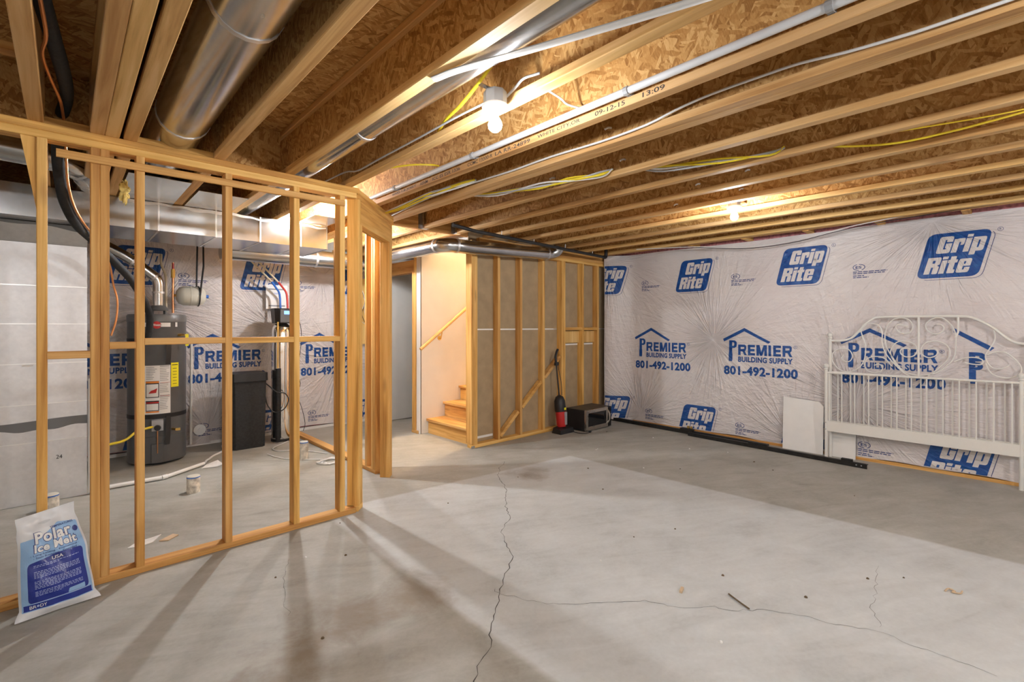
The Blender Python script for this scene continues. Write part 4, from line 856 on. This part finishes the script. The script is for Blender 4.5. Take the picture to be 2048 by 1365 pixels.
# electrical backer board on the outside wall behind the doorway
eb = thing('backer_board', 'yellow plywood board with a rounded edge and loose cables on the far wall', 'board', (3.05,6.30,1.1))
MB().prism([(2.93,6.335,1.10),(3.19,6.335,1.10),(3.19,6.335,2.02),(3.02,6.335,2.02),(2.96,6.335,1.95),(2.93,6.335,1.80)], (0,-.018,0)).build('board', 'plywood', eb)
for i in range(4): MB().tube(curve([(3.0+.03*i,6.30,1.95-.1*i),(3.06,6.27,1.70),(2.98+.04*i,6.27,1.48+.03*i),(3.10,6.28,1.35)],5), .004, 6).build('loose_cable', 'black_plastic' if i%2 else 'white_jacket', eb)

# ------------------------------------------------------------ bag of ice melt
bg = thing('ice_melt_bag', 'blue and white plastic bag of ice melt leaning on the studs', 'bag', (0,3.15,0))
bu = V(.983,.135,0).normalized(); bvv = V(-.03,.16,.985).normalized(); bn = bvv.cross(bu).normalized()*1.0
if bn.y > 0: bn = -bn
Ob = V(-.02,3.135,.004)
def prof(t, P):
    for (a, x), (c, y) in zip(P, P[1:]):
        if t <= c: k = (t-a)/(c-a); k = k*k*(3-2*k); return x+(y-x)*k
    return P[-1][1]
def bagp(a, b_, side=1, off=0):
    wdt = prof(b_, [(0,.30),(.10,.262),(.5,.245),(.8,.215),(.9,.20),(1,.205)])
    th = prof(b_, [(0,.002),(.06,.035),(.3,.062),(.6,.05),(.82,.022),(.92,.004),(1,.001)])
    sh = prof(b_, [(0,0),(.5,-.012),(1,-.035)])
    s = a*2-1; pil = max(0, 1-abs(s)**2.6)**.8
    wr_ = .004*math.sin(a*19+b_*7)*math.sin(b_*23)*pil
    top = .455+.03*a if b_ > .8 else .455
    zz = b_*(.452+.03*a)
    p = Ob+bu*(s*wdt/2+sh)+bvv*zz+bn*((th*pil+wr_)*side+.002*side+off)
    if b_ < .06: p = p+bn*(.02*(1-b_/.06))*(.4+.6*abs(s))
    p.z = max(p.z, .003); return p
mb = MB().grid(lambda u, v: bagp(u, v, 1), 24, 34); mb2 = MB().grid(lambda u, v: bagp(u, v, -1), 24, 34)
mb.add(mb2.v, [tuple(reversed(f)) for f in mb2.f]); mb.build('sack', 'bag_white', bg, True)
bf = lambda off: (lambda a, b_: bagp(a, b_, 1, off))
Print().poly(rounded([(.03,.07),(.97,.07),(.96,.82),(.66,.86),(.40,.77),(.04,.76)], .02)).build('print_panel', 'bag_light', bf(.0012), bg, .03)
Print().poly(rounded([(.11,.145),(.92,.145),(.91,.56),(.55,.575),(.12,.53)], .05)).rect(.05,.95,.078,.136).build('print_panel', 'bag_blue', bf(.002), bg, .03)
for w_, q in (('Polar', (.25,.83,.705,.815)), ('Ice Melt', (.22,.86,.625,.702))):
    o = Print().text(w_, q[0]-.012, q[1]+.012, q[2]-.005, q[3]+.005, .075, .08).build('lettering', 'bag_ink', bf(.0026), bg, .03)
    Print().text(w_, *q, .035, .08).build('letter_fill', 'label_white', bf(.0036), o, .03)
for w_, q in (('TEMPERATURES', (.52,.90,.815,.835,.008)), ('- Long-Lasting - Economical -', (.16,.88,.592,.612,.008)), ('- Stain Resistant - Extended -', (.20,.86,.566,.586,.008))): Print().text(w_, *q).build('lettering', 'bag_ink', bf(.0030), bg, .03)
for cx_, cy_, rx, ry in ((.90,.745,.045,.028),(.53,.535,.12,.03)): Print().poly([(cx_+rx*math.cos(k*PI/10), cy_+ry*math.sin(k*PI/10)) for k in range(20)]).build('round_mark', 'bag_ink', bf(.0030), bg, .03)
for w_, q in (('USA', (.45,.61,.518,.552,.008)), ('BR', (.12,.205,.092,.124,.006)), ('DY', (.25,.335,.092,.124,.006))): Print().text(w_, *q).build('lettering', 'label_white', bf(.0038), bg, .03)
t = Print().poly([(.225+.018*math.cos(k*PI/8), .109+.012*math.sin(k*PI/8)) for k in range(16)]); r_ = random.Random(9)
for b0, n_ in ((.50,2),(.44,5),(.35,6),(.25,4)):
    for i in range(n_):
        z = b0-i*.0135; a = .20; e_ = .84 if i < n_-1 else .55
        while a < e_: d = r_.uniform(.02,.05); t.rect(a, min(a+d,e_), z, z+.0055); a += d+.012
t.rect(.16,.90,.142,.147); t.build('small_print', 'bag_text', bf(.0030), bg, .03)
Print().poly(rounded([(.62,.15),(.86,.15),(.86,.20),(.64,.19)],.01)).build('print_panel', 'bag_light', bf(.0030), bg, .03)
Print().poly([(.46+.11*math.cos(k*PI/8), .895+.014*math.sin(k*PI/8)) for k in range(16)]).build('handle_hole', 'pvc_grey', bf(.002), bg, .03)

# ------------------------------------------------------------ vacuum cleaner and microwave
vc = thing('vacuum_cleaner', 'red and black upright vacuum leaning against the stud wall', 'vacuum', (4.62,3.98,0))
vx, vy = 4.625, 3.985
MB().add([(vx-.14,vy-.09,0),(vx+.12,vy-.09,0),(vx+.12,vy+.06,0),(vx-.14,vy+.06,0),(vx-.13,vy-.08,.05),(vx+.11,vy-.08,.06),(vx+.10,vy+.05,.09),(vx-.12,vy+.05,.07)],[(0,3,2,1),(4,5,6,7),(0,1,5,4),(1,2,6,5),(2,3,7,6),(3,0,4,7)]).build('floor_head', 'black_plastic', vc)
bx = lambda z: vy+.01+.11*z
MB().lathe([(.055,0),(.062,.03),(.066,.19)],(vx+.0,bx(.08),.07),(0,.10,1),16).build('dust_cup', 'vac_red', vc, True)
MB().box(vx-.004,vx+.034,bx(.15)-.072,bx(.15)-.048,.10,.26).build('filter_panel', 'silver_plastic', vc)
MB().lathe([(.066,0),(.072,.02),(.070,.14),(.05,.19),(.02,.21)],(vx,bx(.26),.255),(0,.10,1),16).build('motor_housing', 'black_plastic', vc, True)
MB().box(vx-.004,vx+.026,bx(.32)-.079,bx(.32)-.066,.285,.315).build('badge', 'label_yellow', vc)
MB().tube([(vx,bx(.46),.46),(vx-.005,bx(.87),.87)], .010, 8).build('tube', 'black_iron', vc, True)
MB().tube(curve([(vx-.005,bx(.86),.86),(vx-.01,bx(.93),.95),(vx+.01,bx(.98),1.0),(vx+.045,bx(1.04),1.05)],4), .016, 8).build('grip', 'black_plastic', vc, True)
MB().obox((vx,bx(.86),.865),(1,0,0),(0,1,0),(0,0,1),.03,.012,.02).build('cord_hook', 'black_plastic', vc)
MB().tube(curve([(vx+.02,bx(.86),.86),(vx+.03,bx(.6)-.02,.65),(vx+.05,bx(.45),.46)],4), .004, 6).build('hanging_cord', 'black_plastic', vc)
MB().tube(curve([(vx+.06,vy-.07,.02),(vx+.09,vy-.20,.006),(vx+.16,vy-.262,.006),(vx+.22,vy-.255,.006)],5), .0045, 6).obox((vx+.235,vy-.253,.010),(1,.1,0),(0,1,0),(0,0,1),.018,.01,.008).build('power_cord', 'black_plastic', vc)
mw = thing('microwave', 'stainless fronted black microwave sitting on the concrete', 'microwave', (5.09,3.94,0))
x0,x1,y0,y1 = 4.825,5.365,3.765,4.09
MB().box(x0,x1,y0+.03,y1,.012,.272).build('case', 'black_plastic', mw); MB().box(x0-.002,x1+.002,y0+.03,y1+.002,.272,.276).build('top_panel', 'dark_top', mw)
MD = MB().box(x0,x1-.075,y0,y0+.03,.014,.274).build('door', 'stainless', mw); MB().box(x1-.073,x1,y0+.002,y0+.03,.014,.274).build('control_panel', 'glass_black', mw)
MB().box(x0+.045,x1-.12,y0-.003,y0,.065,.235).build('door_window', 'glass_black', MD)
MB().tube(curve([(x1-.095,y0,.06),(x1-.095,y0-.035,.10),(x1-.095,y0-.042,.15),(x1-.095,y0-.035,.20),(x1-.095,y0,.245)],4), .010, 8).build('handle', 'stainless', MD, True)
for p in ((x0+.05,y0+.06),(x1-.05,y0+.06),(x0+.05,y1-.04),(x1-.05,y1-.04)): MB().lathe([(.015,0),(.015,.012)],(p[0],p[1],0),n=10).build('foot', 'black_plastic', mw)

# ------------------------------------------------------------ bed frame pieces along the printed wall
def angle(name, label, p0, p1, h, wdt, m='angle_iron'):
    t = thing(name, label, 'bed rail', (*p0,0)); a = V(*p0,0); b_ = V(*p1,0); d = (b_-a).normalized(); s_ = V(-d.y,d.x,0)
    if s_.x < 0: s_ = -s_
    MB().beam(a+V(0,0,h/2), b_+V(0,0,h/2), (0,0,1), h, .0055).build('upright_flange', m, t)
    MB().beam(a+s_*wdt/2+V(0,0,h-.002), b_+s_*wdt/2+V(0,0,h-.002), s_, wdt, .004).build('flat_flange', m, t)
    return t, d, s_
t1, d1, s1_ = angle('bed_rail', 'black angle iron bed rail lying nearest the white headboard', (5.515,.985), (5.60,2.80), .042, .04)
for k in (.045,.085): MB().lathe([(.001,0),(.006,0),(.006,.001),(.001,.001)], V(5.515,.985,.024)+d1*k-s1_*.0029, tuple(-s1_), 10).build('bolt_hole', 'silver_plastic', t1)
MB().obox(V(5.545,1.15,.05),(1,0,0),(0,1,0),(0,0,1),.02,.045,.012).build('bracket', 'angle_iron', t1); MB().obox(V(5.60,1.98,.05),(1,0,0),(0,1,0),(0,0,1),.025,.10,.010).build('bracket', 'angle_iron', t1)
t2, d2, s2_ = angle('bed_rail', 'black angle iron bed rail lying along the wall towards the microwave', (5.655,2.02), (5.72,4.05), .045, .045)
MB().obox(V(5.70,2.86,.056),(1,0,0),(0,1,0),(0,0,1),.03,.08,.012).build('bracket', 'angle_iron', t2); MB().lathe([(.012,0),(.016,.01),(.016,.03),(.008,.036)],(5.69,2.80,.066),n=10).lathe([(.012,0),(.016,.01),(.016,.03),(.008,.036)],(5.69,2.84,.066),n=10).build('caster_socket', 'brass', t2)

def finial(mb, y, z, x, r=.017): return mb.lathe([(r,0),(r*1.25,.006),(r*.8,.014),(r*1.45,.034),(r*1.3,.052),(r*.5,.062),(.002,.066)],(x,y,z),n=14)
hbX, fbX = 5.795, 5.735
hb = thing('headboard', 'tall white metal headboard with curling scrollwork against the wall', 'headboard', (hbX,.65,0))
for y in (1.348,-.06):
    MB().tube([(hbX,y,0),(hbX,y,1.225)], .015, 12).build('post', 'white_enamel', hb, True); finial(MB(), y, 1.222, hbX).build('finial', 'white_enamel', hb, True)
top = [(1.345,1.200),(1.24,1.204),(1.16,1.235),(1.092,1.315),(1.04,1.380),(1.0,1.414),(.932,1.440),(.645,1.443),(.376,1.440),(.30,1.43),(.24,1.40),(.16,1.341),(.09,1.265),(.028,1.216),(-.058,1.200)]
MB().tube([ (hbX,p.x,p.y) for p in curve([V(a,b_,0) for a,b_ in top],5)], .0115, 10).build('top_rail', 'white_enamel', hb, True)
MB().tube([(hbX,1.348,.875),(hbX,-.06,.875)], .010, 8).build('middle_rail', 'white_enamel', hb, True)
MB().tube([(hbX,.645,1.44),(hbX,.645,.875)], .009, 8).build('center_bar', 'white_enamel', hb, True)
MB().box(hbX-.010,hbX+.010,-.06,1.348,.28,.375).build('lower_panel', 'white_enamel', hb)
scr = [
[(1.078,1.304),(1.074,1.356),(1.04,1.382),(.99,1.376),(.94,1.356),(.916,1.285),(.916,1.193),(.891,1.093),(.828,.995),(.75,.911),(.704,.875)],
[(1.091,1.325),(1.074,1.252),(1.048,1.149),(1.057,1.024),(1.099,.938),(1.178,.891),(1.267,.906),(1.326,.989),(1.322,1.075),(1.258,1.121),(1.187,1.113),(1.156,1.05),(1.178,.997),(1.222,.994),(1.249,1.025),(1.231,1.058)],
[(.644,.889),(.75,.921),(.828,1.035),(.883,1.154),(.895,1.255),(.875,1.356),(.828,1.416),(.765,1.43),(.711,1.405),(.685,1.346),(.704,1.297),(.75,1.282),(.796,1.306),(.812,1.346),(.788,1.366),(.727,1.351)],
[(.644,.889),(.541,.916),(.463,.978),(.401,1.075),(.391,1.188),(.394,1.29),(.429,1.374),(.484,1.426),(.541,1.422),(.592,1.375),(.585,1.317),(.534,1.279),(.484,1.299),(.47,1.337),(.491,1.365),(.52,1.37)],
[(.704,.875),(.781,.938),(.843,1.055),(.847,1.125),(.804,1.196),(.734,1.208),(.674,1.18),(.655,1.122),(.681,1.072),(.734,1.06),(.773,1.088),(.773,1.127),(.727,1.144),(.704,1.125)],
[(.578,.890),(.499,.976),(.435,1.074),(.442,1.167),(.513,1.213),(.585,1.202),(.625,1.152),(.622,1.094),(.578,1.062),(.527,1.079),(.513,1.118),(.534,1.146),(.578,1.134)],
[(.843,.964),(.891,1.032),(.957,1.054),(1.023,1.036),(1.057,.982),(1.04,.921),(.99,.894),(.932,.908),(.912,.95),(.94,.979),(.981,.966)],
[(.152,1.319),(.145,1.239),(.177,1.158),(.202,1.103),(.196,1.049),(.164,.997),(.114,.987),(.071,1.012),(.059,1.03)],
[(.19,1.103),(.152,1.127),(.09,1.13),(.029,1.076),(-.007,1.008),(-.001,.955),(.053,.916),(.127,.919),(.177,.96),(.202,1.031)],
[(.401,1.033),(.333,1.069),(.267,1.077),(.222,1.057),(.228,1.02),(.28,1.017),(.333,1.028)]]
for c in scr: MB().tube([(hbX,p.x,p.y) for p in curve([V(a,b_,0) for a,b_ in c],5)], .0052, 6).build('scroll', 'white_enamel', hb, True)
MB().tube([(hbX,.376,1.44),(hbX,.376,1.30),(hbX,.392,1.25)], .008, 8).build('side_bar', 'white_enamel', hb, True)
for y in [1.28-.1085*i for i in range(13)]: MB().tube([(hbX,y,.375),(hbX,y,.872)], .0062, 6).build('spindle', 'white_enamel', hb, True)
fb = thing('footboard', 'low white metal footboard with upright spindles in front of the headboard', 'footboard', (fbX,.68,0))
for y in (1.369,-.009):
    MB().tube([(fbX,y,0),(fbX,y,.905)], .015, 12).build('post', 'white_enamel', fb, True); finial(MB(), y, .902, fbX).build('finial', 'white_enamel', fb, True)
MB().tube([(fbX,1.369,.872),(fbX,-.009,.882)], .0105, 10).build('top_rail', 'white_enamel', fb, True)
MB().box(fbX-.012,fbX+.012,-.005,1.360,.272,.374).build('lower_panel', 'white_enamel', fb)
for y in [1.344,1.234]+[1.126,1.013,.905,.796,.69,.582,.472,.365,.258,.152,.044]: MB().tube([(fbX,y,.373),(fbX,y,.873)], .0062, 6).build('spindle', 'white_enamel', fb, True)
for z in (.36,.29): MB().lathe([(.001,0),(.005,0),(.005,.002),(.001,.002)],(fbX-.0155,1.369,z),(-1,0,0),8).build('bolt', 'clip_grey', fb)
o = MB().prism([(5.80,1.80,.0),(5.80,1.415,.0),(5.83,1.415,.50),(5.832,1.46,.548),(5.833,1.80,.565)], (.016,0,0)).build('white_board', 'white_board', None, base=(5.80,1.6,0)); tag(o, 'white laminate board with a clipped corner leaning beside the footboard', 'board')
o = MB().prism([(5.812,1.40,0),(5.812,1.135,0),(5.834,1.135,.36),(5.834,1.40,.36)], (.014,0,0)).build('white_board', 'white_board', None, base=(5.815,1.27,0)); tag(o, 'small white laminate board standing behind the footboard post', 'board')

# ------------------------------------------------------------ small floor debris
tag(MB().tube(curve([(2.43,1.00,.006),(2.40,.945,.007),(2.372,.88,.006)],3), .004, 6).build('twig', 'debris', None, base=(2.4,.94,0)), 'thin brown stick lying on the open floor', 'twig')
tag(MB().tube(curve([(3.26,.26,.005),(3.30,.25,.006),(3.29,.225,.006),(3.27,.235,.006),(3.285,.205,.005),(3.32,.20,.005)],3), .004, 6).build('wood_curl', 'cardboard', None, base=(3.28,.23,0)), 'curled tan wood shaving on the open floor', 'shaving')
tag(MB().obox((2.291,1.179,.006),(1,.3,0),(-.3,1,0),(0,0,1),.022,.007,.006).build('wood_chip', 'cardboard', None, base=(2.29,1.18,0)), 'small tan wood chip near the long crack', 'wood chip')
r_ = random.Random(21)
for i in range(34):
    x, y = r_.uniform(.2,5.2), r_.uniform(.3,4.0)
    if y > 3.2 and x < 2.2: y -= 1
    s_ = r_.uniform(.004,.009)
    o = MB().lathe([(s_,0),(s_*.7,s_*.7),(.001,s_)],(x,y,0),n=6).build('pebble', 'debris' if i%3 else 'paper', None, base=(x,y,0)); tag(o, ['dark speck of grit on the concrete floor','pale crumb of plaster on the concrete floor'][0 if i%3 else 1], 'debris', 'grit scattered on the floor' if i%3 else 'plaster crumbs scattered on the floor')
